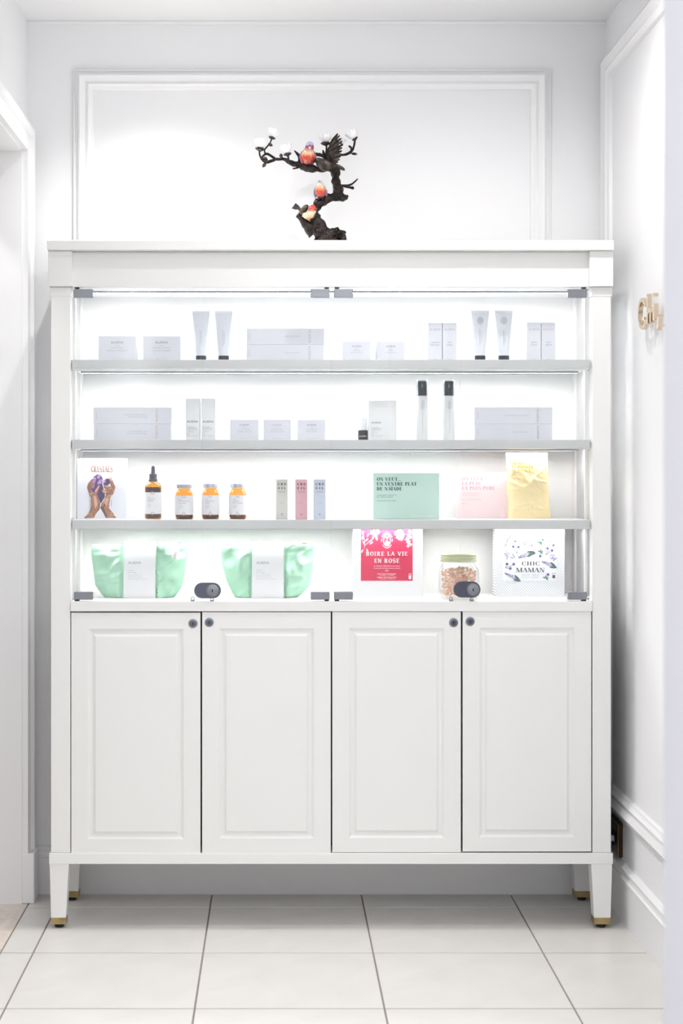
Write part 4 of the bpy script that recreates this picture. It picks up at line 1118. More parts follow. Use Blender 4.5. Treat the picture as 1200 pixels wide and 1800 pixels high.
for t, py, w, h_, sh in (('La sélection des plantes heureuses', 999.2, 46, 1.8, 0.3), ('A beautiful and happy plants selection', 1003.2, 47, 1.8, 0.3), ("SÉLECTION D'INFUSIONS", 1013.4, 33, 2.0, 0), ('24 SACHETS - 4 VARIÉTÉS', 1015.6, 26, 1.3, 0), ('HERBAL TEAS SELECTION', 1019.4, 34, 2.0, 0), ('24 TEA BAGS - 4 VARIETIES', 1021.6, 28, 1.3, 0)):
    write(g, t, P(679.5, 0)[0], P(0, py)[1], h_ * k, yl - E, width=w * k, shear=sh)
g.stroke([P(676.5, 1006.8), P(682.5, 1006.8)], 0.8 * k, yl - E)
make('lettering', g, M_WINK, lb)
# oval emblem and corner flowers
g = G()
def oval(g, cx, cy, rx, ry, w, a0=0, a1=360, n=28, yy=yl - E):
    pts = [P(cx + rx * math.cos(math.radians(a0 + (a1 - a0) * q / n)), cy - ry * math.sin(math.radians(a0 + (a1 - a0) * q / n))) for q in range(n + 1)]
    g.stroke(pts, w * k, yy)
oval(g, 679.8, 953.5, 6.0, 10.2, 1.3)
oval(g, 679.8, 953.5, 9.2, 13.4, 1.0, 215, 325)
for a in range(30, 151, 17):
    c = P(679.8 + 9.4 * math.cos(math.radians(a)), 953.5 - 12.8 * math.sin(math.radians(a))); g.disc(c[0], c[1], 0.9 * k, yl - E, 1.4 * k, n=6, rot=math.radians(a - 90))
for a in (-6, 8, 172, 186):
    c = P(679.8 + 9.4 * math.cos(math.radians(a)), 953.5 - 12 * math.sin(math.radians(a))); g.disc(c[0], c[1], 0.8 * k, yl - E, 1.2 * k, n=6)
for cx, cy, rx, rz in ((679.8, 949.5, 1.8, 2.0), (678.2, 947.5, 1.0, 1.0), (681.6, 947.7, 1.0, 1.0)):
    c = P(cx, cy); g.disc(c[0], c[1], rx * k, yl - E, rz * k)
g.poly([P(676.0, 958), P(678.5, 953.5), P(681, 953.5), P(683.8, 958), P(682, 961.5), P(679.8, 962.8), P(677.5, 961.5)], yl - E)
make('oval_emblem', g, M_WINK, lb)
g = G(); random.seed(3)
def petal(g, cx, cy, L, w, a, yy):
    c = P(cx + math.cos(a) * L / 2, cy - math.sin(a) * L / 2); g.disc(c[0], c[1], L / 2 * k, yy, w / 2 * k, n=8, rot=a)
def blossom(g, cx, cy, r, n, a0=0):
    for q in range(n): petal(g, cx, cy, r, r * 0.42, a0 + 6.283 * q / n, yl - E * (1 + (q % 2) * 0.3))
for cx, cy, a in ((637.5, 941, 1.5), (645, 944, 1.1), (648, 953, 0.5), (649.5, 957, 0.6), (640, 958, 1.9), (636.5, 950, 1.4), (644, 965, -1.2), (638, 966, -2), (642, 952, 0.8)): petal(g, cx, cy + 3, 7, 2.3, a, yl - E)
g.stroke([P(640, 968), P(641, 955), P(638, 942)], 0.5 * k, yl - E); g.stroke([P(641, 962), P(650, 955)], 0.5 * k, yl - E)
for cx, cy, r in ((656, 939.5, 6), (663, 938.5, 5), (659.5, 944, 4.5), (697, 941, 5), (703, 938, 6), (707, 944, 5), (704.5, 950, 5), (700, 947.5, 5)): blossom(g, cx, cy, r, 6, cx)
petal(g, 660, 944, 10, 4, -1.3, yl - E); petal(g, 657, 945, 8, 3, -2.0, yl - E)
for cx, cy, r in ((718, 944, 4.5), (715.5, 952, 4.5), (720.5, 948, 3.8), (718, 957, 4.5), (721.5, 961, 3), (717, 963.5, 3.2), (720, 938, 4)): blossom(g, cx, cy, r, 5, cy)
g.poly([P(718, 1014.5), P(722.5, 1014.5), P(722.5, 1021.5), P(718, 1021.5)], yl - E)
g.disc(*P(719, 1012.5), 0.9 * k, yl - E); g.disc(*P(721.8, 1012.5), 0.9 * k, yl - E)
make('printed_flowers', g, M_WINK, lb)

# box with lavender print
o, x0, x1, z0, z1, y = carton('tea_box', 870.5, 992, 929, 1053, S4, 0.1765, 0.07, 'white dotted tea box printed with purple flowers and green leaves on the bottom shelf', m=M_DOTS, bev=0.0015)
k = S * R(y)
SC2 = 1200 / 185
def P(cx, cy): return (X(860 + cx / SC2, y), z0 + (1052.5 - (920 + cy / SC2)) * k)
kk = k / SC2
lb = make('paper_label', G().slab([P(150, 675), P(762, 675), P(762, 80), P(150, 80)], y - 0.0006, y), mat('blue_white_label', (244, 247, 251), 0.55), o)
yl = y - 0.0006
M_LAV = mat('lavender_print', (152, 146, 204), 0.55); M_LAVL = mat('pale_lilac_print', (196, 194, 232), 0.55); M_PUR = mat('deep_violet_print', (64, 54, 124), 0.55); M_LEAF = mat('leaf_print', (92, 132, 112), 0.55); M_LEAFD = mat('dark_leaf_print', (62, 88, 84), 0.55)
gl, gll, gp, gf, gfd = G(), G(), G(), G(), G()
def el(g, cx, cy, L, w, a, lay=1.0):
    c = P(cx, cy); g.disc(c[0], c[1], L / 2 * kk, yl - E * lay, w / 2 * kk, n=8, rot=a)
def thistle(heads, root_pt):
    for hx, hy in heads:
        for q in range(7): el(gll, hx + 13 * math.cos(q * 0.9), hy + 13 * math.sin(q * 0.9), 20, 14, q * 0.9, 1.0)
        el(gl, hx, hy, 30, 30, 0, 1.3); el(gp, hx, hy, 20, 20, 0, 1.6)
        gfd.stroke([P(hx, hy + 10), P(*root_pt)], 4 * kk, yl - E * 0.8)
thistle([(292, 227), (270, 288), (330, 293)], (312, 368)); thistle([(728, 272), (660, 308), (712, 333)], (640, 382)); thistle([(200, 487), (275, 488), (236, 537)], (180, 528))
thistle([(607, 210)], (580, 280)); thistle([(577, 397)], (580, 320)); thistle([(666, 607)], (630, 650))
def sprig(x0, y0, x1, y1, n, w, leaf):
    a = math.atan2(-(y1 - y0), x1 - x0)
    for q in range(n):
        t = q / (n - 1)
        for s_ in (-1, 0, 1):
            ww = w * (0.35 + 0.65 * t)
            cx = x0 + (x1 - x0) * t - s_ * ww * math.sin(-a) * 0.8 + 4 * s_; cy = y0 + (y1 - y0) * t + s_ * ww * math.cos(-a)
            el(gp if (q + s_) % 3 else gl, cx, cy, 15, 9, a + s_ * 0.6, 1.2)
            if q % 2: el(gll, cx + 5, cy - 4, 16, 9, a, 1.0)
    if leaf:
        for da in (-0.35, 0.3): el(gfd, x1 + (x1 - x0) * 0.28, y1 + (y1 - y0) * 0.28 + da * 45, 90, 24, a + da, 1.1)
        el(gf, x1 + (x1 - x0) * 0.25, y1 + (y1 - y0) * 0.25, 70, 14, a, 1.3)
sprig(335, 412, 440, 375, 8, 20, True); sprig(605, 462, 700, 500, 7, 20, True); sprig(180, 595, 285, 645, 8, 18, True); sprig(245, 155, 185, 240, 7, 18, False)
el(gfd, 183, 272, 40, 10, 0.7); el(gfd, 500, 365, 50, 26, 0.2)
for cx, cy in ((465, 270), (205, 370), (725, 410), (715, 180)):
    random.seed(int(cx))
    for q in range(18):
        a = random.uniform(0, 6.28); d = random.uniform(5, 42); el((gl, gll, gl)[q % 3], cx + d * math.cos(a), cy + d * 0.8 * math.sin(a), 26, 9, random.uniform(0, 3.14), 1 + 0.3 * (q % 2))
for cx, cy, a, L in ((395, 255, -0.9, 70), (410, 235, -0.3, 50), (275, 395, -0.9, 70), (255, 415, -0.3, 50), (200, 420, 1.3, 40), (700, 215, 0.9, 60), (675, 225, 1.5, 50), (735, 440, 1.0, 40)): el(gf, cx, cy, L, 11, a, 1.1)
for cx, cy in ((570, 245), (580, 350), (640, 650)):
    for a in (0.3, 1.5, 2.7, -0.6): el(gf, cx + 18 * math.cos(a), cy - 18 * math.sin(a), 34, 17, a, 1.1)
for cx, cy in ((175, 130), (205, 108), (622, 145), (640, 125), (470, 97), (535, 100)): el(gp if cy > 120 else gll, cx, cy, 14, 14, 0)
for cx, cy in ((300, 118), (330, 130)): el(gll, cx, cy, 60, 10, 0.3)
make('printed_stems', gfd, M_LEAFD, lb); make('printed_lilac', gll, M_LAVL, lb); make('printed_blooms', gl, M_LAV, lb); make('printed_leaves', gf, M_LEAF, lb); make('printed_violet', gp, M_PUR, lb)
g = G()
write_serif(g, 'CHIC', P(470, 0)[0], P(0, 502)[1], 44 * kk, yl - E * 2, align='C', T=0.17, t=0.045, gap=0.12, width=205 * kk)
write_serif(g, 'MAMAN', P(465, 0)[0], P(0, 580)[1], 50 * kk, yl - E * 2, align='C', T=0.17, t=0.045, gap=0.04, width=325 * kk)
g.poly([P(716, 612), P(748, 612), P(748, 648), P(716, 648)], yl - E); g.disc(*P(720, 594), 5 * kk, yl - E); g.disc(*P(744, 594), 5 * kk, yl - E)
make('title_lettering', g, M_INK_DARK, lb)
g = G()
for t, px_, py_, w, h_ in (('Chic des Plantes!', 455, 165, 230, 12), ('INFUSION BIO', 412, 610, 90, 7), ('HERBAL TEA', 525, 610, 90, 7), ('RELAX', 412, 626, 80, 7), ('RELAXING', 525, 626, 70, 7), ('20 SACHETS - 20 TEA BAGS', 465, 646, 190, 7)):
    write(g, t, P(px_, 0)[0], P(0, py_)[1], h_ * kk, yl - E, width=w * kk, shear=0.3 if py_ < 200 else 0)
make('lettering', g, M_INK_GREY, lb)

# ---- glass jar of dried petals
yj = 0.125; k = S * R(yj); xj = (X(771, yj) + X(840.5, yj)) / 2; rj = (X(840.5, yj) - X(771, yj)) / 2
def zj(py): return S4 + (1053 - py) * k
root = thing('glass_jar', (xj, yj, S4), 'squat glass jar of dried petals with pale green-gold screw lid', 'jar')
make('jar_body', G().lathe(xj, yj, [(rj * 0.80, S4 + 0.0004), (rj * 0.93, S4 + 0.002), (rj, S4 + 0.010), (rj, zj(1006)), (rj * 0.95, zj(1000)), (rj * 0.82, zj(995)), (rj * 0.80, zj(990)), (rj * 0.80, zj(984))], 44, sq=3.2), thin_glass('jar_glass', (250, 252, 252), 1.5), root, smooth=45)
rl = rj * 0.915
M_LID = mat('pale_gold_lid', (196, 204, 168), 0.3, 0.6)
make('screw_lid', G().lathe(xj, yj, [(rl * 0.96, zj(989)), (rl, zj(988.4)), (rl, zj(986)), (rl * 0.97, zj(985.3)), (rl * 0.97, zj(983.5)), (rl, zj(982.8)), (rl, zj(980.5)), (rl * 0.97, zj(979.8)), (rl * 0.97, zj(978)), (rl, zj(977.2)), (rl, zj(976)), (rl * 0.96, zj(974.8))], 48), M_LID, root, smooth=30)
g = G(); random.seed(11)
MP = [mat('dried_petal', (248, 216, 196), 0.7, rgb2=(236, 184, 156), vscale=70)]
for q in range(460):
    a = random.uniform(0, 6.283); rr = rj * 0.86 * math.sqrt(random.random()); z = S4 + 0.008 + random.random() ** 0.9 * (zj(996) - S4 - 0.016)
    if z > zj(1003): rr *= 0.75
    c = Vector((xj + rr * math.cos(a), yj + rr * math.sin(a), z))
    d = Vector((random.gauss(0, 1), random.gauss(0, 1), random.gauss(0, 1))).normalized(); e = d.cross(Vector((random.gauss(0, 1), random.gauss(0, 1), random.gauss(0, 1)))).normalized(); n_ = d.cross(e)
    L, w = random.uniform(0.006, 0.012), random.uniform(0.002, 0.0048)
    V = []
    for i in range(4):
        t = i / 3 - 0.5; ww = w * (1 - (2 * abs(t)) ** 2 * 0.7)
        p = c + d * L * t * 2 * 0.6 + n_ * (t * t * 0.012)
        V += [(p + e * ww + n_ * 0.0015)[:], p[:], (p - e * ww + n_ * 0.0015)[:]]
    F = []
    for i in range(3): F += [(i * 3, i * 3 + 1, i * 3 + 4, i * 3 + 3), (i * 3 + 1, i * 3 + 2, i * 3 + 5, i * 3 + 4)]
    for i, v in enumerate(V):     # keep inside the glass
        dx_, dy_ = v[0] - xj, v[1] - yj; q_ = math.hypot(dx_, dy_); lim = rj * 0.93
        if q_ > lim: v = (xj + dx_ * lim / q_, yj + dy_ * lim / q_, v[2])
        V[i] = (v[0], v[1], max(v[2], S4 + 0.003))
    g.add(V, F)
o = make('dried_petals', g, MP[0], origin=(xj, yj, S4 + 0.003), smooth=60)
o['label'] = 'peach-brown dried petals filling the glass jar'; o['category'] = 'petals'; o['kind'] = 'stuff'

# ---------------------------------------------------------------- bronze branch sculpture with birds on top of the cabinet
YS = 0.150
ZTOP = z_top1
def Q(cx, cy, dy=0.0):
    y = YS + dy
    return (X(420 + cx / 5.0, y), y, Z(210 + cy / 5.0, y))
QS = S * R(YS) / 5.0          # metres per sculpture unit
sc = thing('bird_sculpture', (X(580, YS), YS, ZTOP), 'dark bronze branch sculpture with porcelain birds and white blossoms on top of the cabinet', 'sculpture')
M_BRONZE = mat('dark_bronze', (60, 52, 49), 0.38, 0.75, bump=0.9, bscale=150, rgb2=(24, 20, 20), vscale=45)
M_BRONZE2 = mat('worn_bronze', (92, 82, 76), 0.33, 0.75, bump=0.4, bscale=220, rgb2=(44, 38, 36), vscale=60)
M_PORC = mat('white_porcelain', (244, 245, 248), 0.2, coat=0.5)
def branch(name, pts, rough=0.5, n=14, m=None, sub=4, parent=None):
    P_ = [Q(a, b, c) for a, b, c, r in pts]; Rr = [r * QS for a, b, c, r in pts]
    g = G().tube(P_, Rr, n, rough=rough, freq=75, sub=sub)
    g.V = [(v[0], v[1], max(v[2], ZTOP + 0.0004)) for v in g.V]      # the casting stands flat on the top board
    return make(name, g, m or M_BRONZE, parent or sc, smooth=75)
branch('trunk', [(800, 1128, 0, 118), (770, 1060, 0, 92), (735, 1000, 0, 76), (690, 930, 0, 62), (660, 860, 0.004, 50), (660, 800, 0.006, 44), (700, 750, 0.006, 44), (750, 712, 0.004, 43), (810, 690, 0.0, 40), (880, 680, -0.002, 36), (930, 682, 0, 30), (956, 690, 0, 18)], 0.55, 20, sub=6)
branch('upper_trunk', [(862, 668, 0, 42), (872, 615, 0.002, 42), (852, 560, 0.004, 38), (848, 505, 0.004, 42), (852, 455, 0.002, 42), (815, 425, 0.0, 40), (755, 432, -0.002, 32), (690, 436, -0.004, 30), (610, 428, -0.004, 34), (535, 405, 0, 27), (465, 385, 0.004, 24), (410, 352, 0.006, 19), (350, 350, 0.008, 13), (300, 350, 0.008, 13)], 0.5, 16, sub=6)
branch('root_stub', [(505, 845, -0.010, 14), (545, 872, -0.008, 26), (600, 935, -0.004, 42), (660, 1000, 0, 58)], 0.5, 14)
branch('root_mass', [(690, 1128, 0.01, 40), (740, 1060, -0.012, 60), (800, 1010, -0.016, 50), (860, 1000, -0.014, 42), (905, 1030, -0.010, 36), (925, 1128, -0.01, 26)], 0.7, 14)
# moss-like leaves curled over the root
random.seed(8)
for k in range(12):
    a, b = 750 + k * 15, 968 + random.uniform(-8, 16) + abs(k - 5) * 3
    branch('root_leaf', [(a - 8, b + 40, -0.020, 9), (a, b + 8, -0.024, 13), (a + 12, b - 4, -0.022, 10), (a + 22, b + 12, -0.018, 4)], 0.3, 8, sub=3)
branch('root_spike', [(905, 1040, -0.006, 16), (912, 1005, -0.006, 10), (916, 982, -0.006, 3)], 0.2, 8)
branch('twig', [(320, 350, 0.008, 13), (285, 322, 0.008, 12), (245, 302, 0.006, 10), (212, 318, 0.004, 9), (200, 340, 0.002, 8)], 0.3, 10)
branch('twig', [(320, 350, 0.008, 14), (275, 368, 0.006, 14), (235, 372, 0.004, 15), (205, 352, 0.002, 12), (184, 318, 0, 8), (178, 275, 0, 7)], 0.3, 10)
branch('twig', [(230, 300, 0.010, 8), (225, 268, 0.014, 6), (252, 232, 0.016, 7), (272, 205, 0.016, 7), (288, 172, 0.016, 7)], 0.2, 8)
branch('twig', [(442, 388, -0.004, 8), (436, 350, -0.008, 8), (428, 312, -0.008, 9)], 0.2, 8)
branch('twig', [(765, 420, 0.010, 16), (752, 345, 0.012, 14), (766, 290, 0.010, 9), (768, 215, 0.010, 8)], 0.3, 10)
branch('twig', [(735, 268, 0.010, 5), (748, 300, 0.010, 10), (758, 330, 0.010, 8)], 0.2, 8)
branch('twig', [(665, 305, 0.016, 14), (710, 312, 0.016, 16), (750, 330, 0.014, 15), (800, 350, 0.012, 18)], 0.4, 10)
branch('twig', [(780, 330, 0.016, 14), (890, 314, 0.014, 10), (940, 308, 0.012, 12), (982, 285, 0.010, 13), (1006, 245, 0.008, 10), (1018, 185, 0.006, 8)], 0.3, 10)
branch('twig', [(962, 232, 0.004, 8), (985, 248, 0.006, 10), (990, 285, 0.010, 9)], 0.2, 8)
branch('twig', [(484, 272, 0, 3), (505, 295, 0, 11), (530, 330, 0, 15), (535, 395, 0, 19)], 0.3, 10)
branch('twig', [(472, 432, -0.012, 8), (500, 428, -0.012, 7), (545, 412, -0.006, 11)], 0.3, 8)
branch('twig', [(885, 612, -0.004, 20), (905, 585, -0.004, 14), (950, 582, -0.006, 11), (985, 570, -0.008, 10), (1015, 548, -0.010, 8), (1043, 522, -0.012, 6)], 0.3, 10)
branch('twig', [(925, 588, -0.006, 10), (960, 596, -0.008, 10), (1000, 602, -0.010, 13), (1010, 602, -0.010, 5)], 0.3, 8)
def leaf(cx, cy, L, w, a, dy=0):
    d = (math.cos(a), math.sin(a)); pts = []
    for t, r in ((-0.5, 0.15), (-0.25, 0.8), (0.05, 1.0), (0.3, 0.7), (0.5, 0.08)): pts.append((cx + d[0] * L * t, cy - d[1] * L * t, dy - 0.003 * (1 - 4 * t * t), w * r))
    P_ = [Q(p[0], p[1], p[2]) for p in pts]; g = G().tube(P_, [p[3] * QS for p in pts], 10, flat=0.35, sub=3)
    make('leaf', g, M_BRONZE2, sc, smooth=60)
leaf(222, 400, 52, 17, 0.9, 0.002); leaf(275, 222, 46, 16, -0.5, 0.014); leaf(370, 320, 44, 17, 1.75, 0.004); leaf(1012, 302, 56, 13, -0.1, 0.008); leaf(228, 350, 60, 24, 2.3, 0.0); leaf(740, 300, 40, 9, 2.0, 0.010); leaf(905, 432, 60, 15, -0.55, 0.004); leaf(670, 725, 50, 14, 0.8, -0.006)
# blossoms: calyx with porcelain petals
def blossom(cx, cy, w, h, tilt, calyx, dy=0.0, np_=7):
    base = Vector(Q(*calyx[:2], dy)); cen = Vector(Q(cx, cy, dy))
    ax = (cen - base); ax = ax.normalized() if ax.length > 1e-5 else Vector((0, 0, 1))
    rc = calyx[2] * QS
    up = Vector((0, 1, 0)); s1 = ax.cross(up).normalized(); s2 = s1.cross(ax)
    g = G(); n = 16; rings = []
    for t, rr in ((-0.9, 0.15), (-0.45, 0.75), (0.0, 1.0), (0.25, 0.92), (0.3, 0.4)):
        for k in range(n):
            a = 2 * math.pi * k / n; wob = 1 + 0.16 * math.cos(6 * a)
            p = base + ax * rc * 0.75 * t + (s1 * math.cos(a) + s2 * math.sin(a)) * rc * rr * wob; rings.append(p[:])
    F = [(i * n + k, i * n + (k + 1) % n, (i + 1) * n + (k + 1) % n, (i + 1) * n + k) for i in range(4) for k in range(n)]
    F += [tuple(reversed(range(n))), tuple(4 * n + k for k in range(n))]
    bl = make('blossom', g.add(rings, F), M_BRONZE2, sc, smooth=60)
    R_ = w * 0.56 * QS; H = (cen - base).length + h * 0.5 * QS
    for layer, cnt, open_, hh in ((0, np_, 1.0, 0.95), (1, 5, 0.55, 1.0)):
        for k in range(cnt):
            a = 2 * math.pi * (k + 0.4 * layer) / cnt + cx
            rad = s1 * math.cos(a) + s2 * math.sin(a); tan = ax.cross(rad)
            V = []
            for i in range(6):
                t = i / 5; wd = R_ * 0.52 * math.sin(math.pi * (0.12 + 0.80 * t)) ** 0.7
                c = base + ax * (H * hh * (t ** 1.15)) + rad * R_ * open_ * (0.22 + 0.78 * math.sin(t * 1.75))
                for j in range(5):
                    u = (j - 2) / 2
                    V.append((c + tan * wd * u - rad * R_ * 0.22 * u * u * open_ + ax * (0.05 * H * math.cos(u * 3 + cx) * t))[:])
            F = [(i * 5 + j, i * 5 + j + 1, (i + 1) * 5 + j + 1, (i + 1) * 5 + j) for i in range(5) for j in range(4)]
            make('petal', G().add(V, F), M_PORC, bl, smooth=80)
blossom(190, 212, 110, 80, 0, (185, 258, 38), 0.0)
blossom(305, 118, 100, 70, 0, (290, 160, 28), 0.016)
blossom(415, 258, 96, 76, 0, (425, 304, 32), -0.008)
blossom(757, 165, 100, 60, 0, (760, 208, 38), 0.010)
blossom(992, 132, 96, 76, 0, (1018, 168, 26), 0.006)
blossom(912, 188, 50, 44, 0, (900, 214, 14), 0.020, 5)

# birds
M_BIRD1 = banded('glazed_bird_red', [(0.0, (92, 50, 44)), (0.10, (176, 60, 36)), (0.32, (206, 78, 50)), (0.48, (226, 196, 160)), (0.60, (190, 150, 120)), (0.70, (176, 40, 40)), (0.78, (150, 60, 90)), (0.84, (178, 170, 214)), (1.0, (186, 180, 222))])
M_BIRD2 = banded('glazed_bird_orange', [(0.0, (90, 70, 96)), (0.12, (176, 60, 40)), (0.36, (204, 74, 46)), (0.55, (228, 170, 124)), (0.72, (222, 206, 190)), (0.88, (184, 178, 198)), (1.0, (128, 124, 146))])
M_BIRD3 = banded('glazed_bird_cream', [(0.0, (140, 60, 40)), (0.22, (206, 172, 132)), (0.50, (226, 206, 180)), (0.62, (200, 84, 62)), (1.0, (196, 62, 50))])
def bird(pts, m, name='bird', flat=0.85, n=20):
    P_ = [Q(a, b, c) for a, b, c, r in pts]
    return make(name, G().tube(P_, [r * QS for a, b, c, r in pts], n, flat=flat, sub=5), m, sc, smooth=80)
def beak(p, q, r, m, b): return make('beak', G().tube([Q(*p), Q(*q)], [r * QS, 0.5 * QS], 8), m, b, smooth=60)
DYB = -0.012
# upper perching bird, facing the room
b1 = bird([(602, 400, DYB, 6), (602, 388, DYB, 34), (603, 360, DYB, 54), (605, 320, DYB - 0.004, 61), (610, 285, DYB - 0.004, 52), (616, 262, DYB - 0.003, 40), (620, 240, DYB - 0.004, 38), (621, 218, DYB - 0.003, 34), (621, 203, DYB, 20), (621, 196, DYB, 4)], M_BIRD1)
beak((620, 248, DYB - 0.014), (619, 268, DYB - 0.024), 13, mat('pale_beak', (206, 200, 224), 0.2), b1)
for sx in (-1, 1):
    make('eye', G().ball(Q(620 + sx * 24, 240, DYB - 0.0115), 0.0016, 0.0016, 0.0016, 8, 6), M_BLACK, b1, smooth=60)
    make('folded_wing', G().tube([Q(605 + sx * 48, 280, DYB + 0.002), Q(605 + sx * 60, 325, DYB + 0.002), Q(603 + sx * 46, 380, DYB + 0.004), Q(602 + sx * 30, 405, DYB + 0.006)], [8 * QS, 17 * QS, 14 * QS, 4 * QS], 10, sub=4), mat('glaze_plum', (150, 92, 110), 0.2, coat=0.5), b1, smooth=70)
    make('foot', G().tube([Q(602 + sx * 18, 392, DYB), Q(602 + sx * 18, 412, DYB)], [7 * QS, 8 * QS], 8), M_BRONZE, b1, smooth=60)
# middle bird, head raised
b2 = bird([(718, 692, DYB, 8), (717, 680, DYB, 34), (716, 655, DYB, 47), (714, 622, DYB - 0.003, 48), (711, 590, DYB - 0.003, 40), (708, 565, DYB - 0.001, 30), (706, 548, DYB + 0.002, 18), (705, 536, DYB + 0.004, 4)], M_BIRD2)
beak((705, 556, DYB - 0.004), (702, 538, DYB - 0.012), 9, mat('grey_beak', (140, 136, 156), 0.25), b2)
for sx in (-1, 1):
    make('folded_wing', G().tube([Q(714 + sx * 34, 585, DYB + 0.002), Q(715 + sx * 48, 630, DYB + 0.002), Q(717 + sx * 48, 670, DYB + 0.003), Q(717 + sx * 44, 692, DYB + 0.004)], [6 * QS, 13 * QS, 12 * QS, 3 * QS], 10, sub=4), mat('glaze_slate', (122, 116, 146), 0.2, coat=0.5), b2, smooth=70)
    make('foot', G().tube([Q(717 + sx * 16, 684, DYB), Q(718 + sx * 16, 704, DYB)], [8 * QS, 9 * QS], 8), M_BLACK, b2, smooth=60)
    make('eye', G().ball(Q(707 + sx * 18, 570, DYB - 0.0075), 0.0013, 0.0013, 0.0013, 8, 6), M_BLACK, b2, smooth=60)
# red-headed bird leaning over the trunk
DD = -0.022
b3 = bird([(640, 750, DD, 6), (643, 760, DD, 26), (645, 785, DD - 0.003, 36), (640, 815, DD - 0.003, 34), (626, 840, DD - 0.003, 36), (612, 862, DD - 0.001, 28), (618, 885, DD + 0.002, 12), (622, 894, DD + 0.004, 4)], M_BIRD3)
make('folded_wing', G().tube([Q(628, 822, DD - 0.006), Q(600, 838, DD - 0.008), Q(572, 838, DD - 0.006), Q(558, 836, DD - 0.004)], [14 * QS, 24 * QS, 20 * QS, 7 * QS], 12, flat=0.5, sub=4), mat('glaze_cream', (216, 192, 158), 0.2, coat=0.5), b3, smooth=70)
make('folded_wing', G().tube([Q(658, 822, DD - 0.004), Q(664, 845, DD - 0.006), Q(650, 872, DD - 0.002)], [10 * QS, 15 * QS, 4 * QS], 12, flat=0.5, sub=4), M_BLACK, b3, smooth=70)
beak((662, 792, DD - 0.010), (680, 798, DD - 0.016), 8, M_BLACK, b3)
# small bronze bird with a fanned tail
b4 = bird([(612, 765, -0.012, 5), (600, 766, -0.012, 20), (583, 778, -0.014, 28), (566, 800, -0.014, 27), (550, 818, -0.012, 30), (535, 822, -0.010, 20), (530, 815, -0.010, 6)], M_BRONZE2)
wg = make('raised_wing', G().tube([Q(552, 815, -0.016), Q(540, 795, -0.018), Q(520, 775, -0.018)], [18 * QS, 16 * QS, 14 * QS], 10, flat=0.4, sub=3), M_BRONZE2, b4, smooth=60)
for k in range(5):
    make('tail_feather', G().tube([Q(528, 780 - k * 2, -0.018 - 0.0008 * k), Q(495, 782 - k * 9, -0.018 - 0.0008 * k), Q(464 + k * 7, 778 - k * 8, -0.018)], [9 * QS, 10 * QS, 4 * QS], 8, flat=0.35, sub=3), M_BRONZE2, b4, smooth=60)
# bronze bird with spread wings
b5 = bird([(652, 372, -0.02, 3), (668, 366, -0.02, 16), (690, 366, -0.022, 33), (715, 382, -0.024, 44), (745, 398, -0.024, 54), (782, 408, -0.020, 48), (820, 410, -0.014, 34), (860, 412, -0.008, 20), (905, 430, -0.004, 16), (925, 440, -0.002, 8)], M_BRONZE2)
beak((662, 368, -0.022), (640, 372, -0.026), 9, M_BRONZE, b5)
make('eye', G().ball(Q(682, 358, -0.036), 0.0014, 0.0014, 0.0014, 8, 6), M_BLACK, b5, smooth=60)
tips = [(868, 124), (884, 140), (897, 165), (906, 190), (914, 220), (906, 248), (904, 275), (900, 300), (892, 325), (885, 350), (870, 372)]
for side, ddy in ((0, -0.022), (1, 0.018)):
    off = -10 if side else 0
    wg = make('spread_wing', G().tube([Q(835, 392, ddy * 0.6), Q(800, 365, ddy), Q(782, 320, ddy * 1.1), Q(800, 250, ddy * 1.2), Q(838, 180, ddy * 1.2), Q(866, 128, ddy * 1.2)], [22 * QS, 34 * QS, 26 * QS, 18 * QS, 11 * QS, 4 * QS], 12, flat=0.3, sub=4), M_BRONZE, b5, smooth=60)
    for k, (tx, ty) in enumerate(tips):
        t = k / (len(tips) - 1)
        rx, ry = 800 - 22 * math.sin(t * 3.1) + 34 * t, 232 + 140 * t
        make('feather', G().tube([Q(rx, ry, ddy * 1.15 - 0.0006 * k), Q((rx + tx) / 2 - 6 * (1 - t), (ry + ty) / 2, ddy * 1.2 - 0.0006 * k), Q(tx, ty, ddy * 1.25 - 0.0004 * k)], [13 * QS, 15 * QS, 6 * QS], 8, flat=0.28, sub=3), M_BRONZE2 if k % 2 else M_BRONZE, wg, smooth=60)

# ---------------------------------------------------------------- right wall: brass letters and power socket
XW = XR - 0.022
def yw(px, xw=XW): return (xw / ((px - CX) * S) - 1) * CAM_D
sg = thing('wall_letters', (XR - 0.001, yw(1140), Z(570, yw(1140))), 'polished brass letters mounted on the right wall above the panel moulding', 'sign')
M_POL = mat('polished_brass', (214, 196, 172), 0.22, 1.0)
def bar(name, pts, w=0.010, closed=False):
    """flat brass stroke in the wall plane; pts (px, py)"""
    P_ = [(yw(a), Z(b, yw(a))) for a, b in pts]
    V = []; F = []; m = len(P_)
    for i, (yy, zz) in enumerate(P_):
        ya, za = P_[max(i - 1, 0)]; yb, zb_2 = P_[min(i + 1, m - 1)]
        d = math.hypot(yb - ya, zb_2 - za) or 1; nx, nz = -(zb_2 - za) / d * w / 2, (yb - ya) / d * w / 2
        for xx in (XW - 0.006, XW + 0.006): V += [(xx, yy - nx, zz - nz), (xx, yy + nx, zz + nz)]
    for i in range(m - 1):
        a = i * 4; b = a + 4
        F += [(a, a + 1, b + 1, b), (a + 2, b + 2, b + 3, a + 3), (a, b, b + 2, a + 2), (a + 1, a + 3, b + 3, b + 1)]
    F += [(0, 2, 3, 1), ((m - 1) * 4, (m - 1) * 4 + 1, (m - 1) * 4 + 3, (m - 1) * 4 + 2)]
    return make(name, G().add(V, F), M_POL, sg)
cpts = []
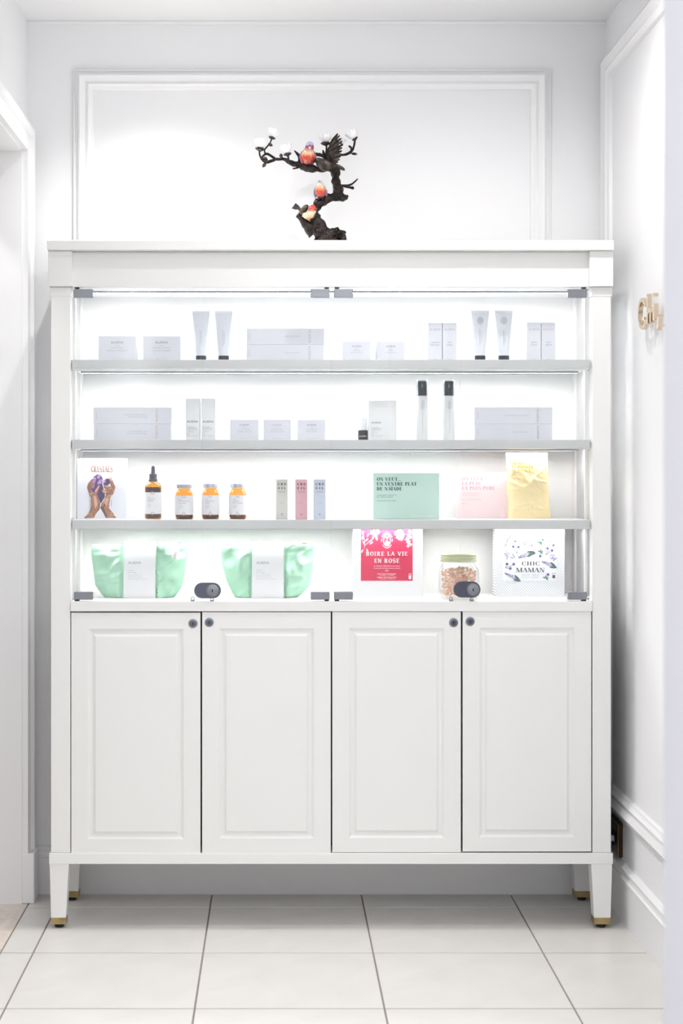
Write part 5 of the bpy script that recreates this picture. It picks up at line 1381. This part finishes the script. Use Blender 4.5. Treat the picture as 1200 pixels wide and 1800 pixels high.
for k in range(17):
    a = math.radians(38 + 284 * k / 16); cpts.append((1131.5 + 6.5 * math.cos(a), 551.5 - 24.5 * math.sin(a)))
bar('letter', cpts, 0.012)
lt = bar('letter', [(1140.5, 517), (1140.5, 569)], 0.016)
o = bar('letter_arch', [(1141.5, 549), (1143.5, 544.5), (1145.5, 545.5), (1146, 550), (1146, 567)], 0.014); o.parent = lt
lt = bar('letter', [(1151.8, 534), (1151.8, 563)], 0.016)
o = bar('letter_dot', [(1151.8, 515.5), (1151.8, 521)], 0.016); o.parent = lt
bar('letter', [(1160, 558), (1158, 579)], 0.018)
for a, b in ((1127, 560), (1140.5, 560), (1151.8, 555), (1158.6, 572)):
    yy = yw(a); zz = Z(b, yy)
    make('standoff', G().box(XW + 0.005, XR, yy - 0.004, yy + 0.004, zz - 0.004, zz + 0.004), M_POL, sg)

so = thing('power_socket', (XR, 0.225, 0.176), 'bronze and brass wall socket with a white plug beside the cabinet leg', 'socket')
xf = XR - 0.012
M_BRZ = mat('socket_bronze', (70, 54, 40), 0.35, 0.7)
make('back_plate', G().box(xf, XR, 0.152, 0.302, 0.176, 0.281, 0.002), M_BRZ, so)
make('brass_rim', G().box(xf - 0.003, xf, 0.1555, 0.2985, 0.1795, 0.2775, 0.001), M_BRASS, so, label='brass rim of the plate')
make('face_plate', G().box(xf - 0.005, xf - 0.003, 0.1595, 0.2945, 0.1835, 0.2735, 0.0008), M_BRZ, so)
for yy in (0.195, 0.262):
    V = []; n = 24; g = G()
    for xx, rr in ((xf - 0.008, 0.026), (xf - 0.008, 0.021), (xf - 0.0052, 0.020)):
        for k in range(n): a = 2 * math.pi * k / n; V.append((xx, yy + rr * math.cos(a), 0.2285 + rr * math.sin(a)))
    F = [(i * n + k, i * n + (k + 1) % n, (i + 1) * n + (k + 1) % n, (i + 1) * n + k) for i in range(2) for k in range(n)] + [tuple(2 * n + k for k in range(n))]
    make('socket_insert', g.add(V, F), M_BLACK, so, smooth=40)
make('plug', G().box(xf - 0.030, xf - 0.006, 0.187, 0.203, 0.218, 0.236, 0.004), M_CARTON2, so, label='white plug')
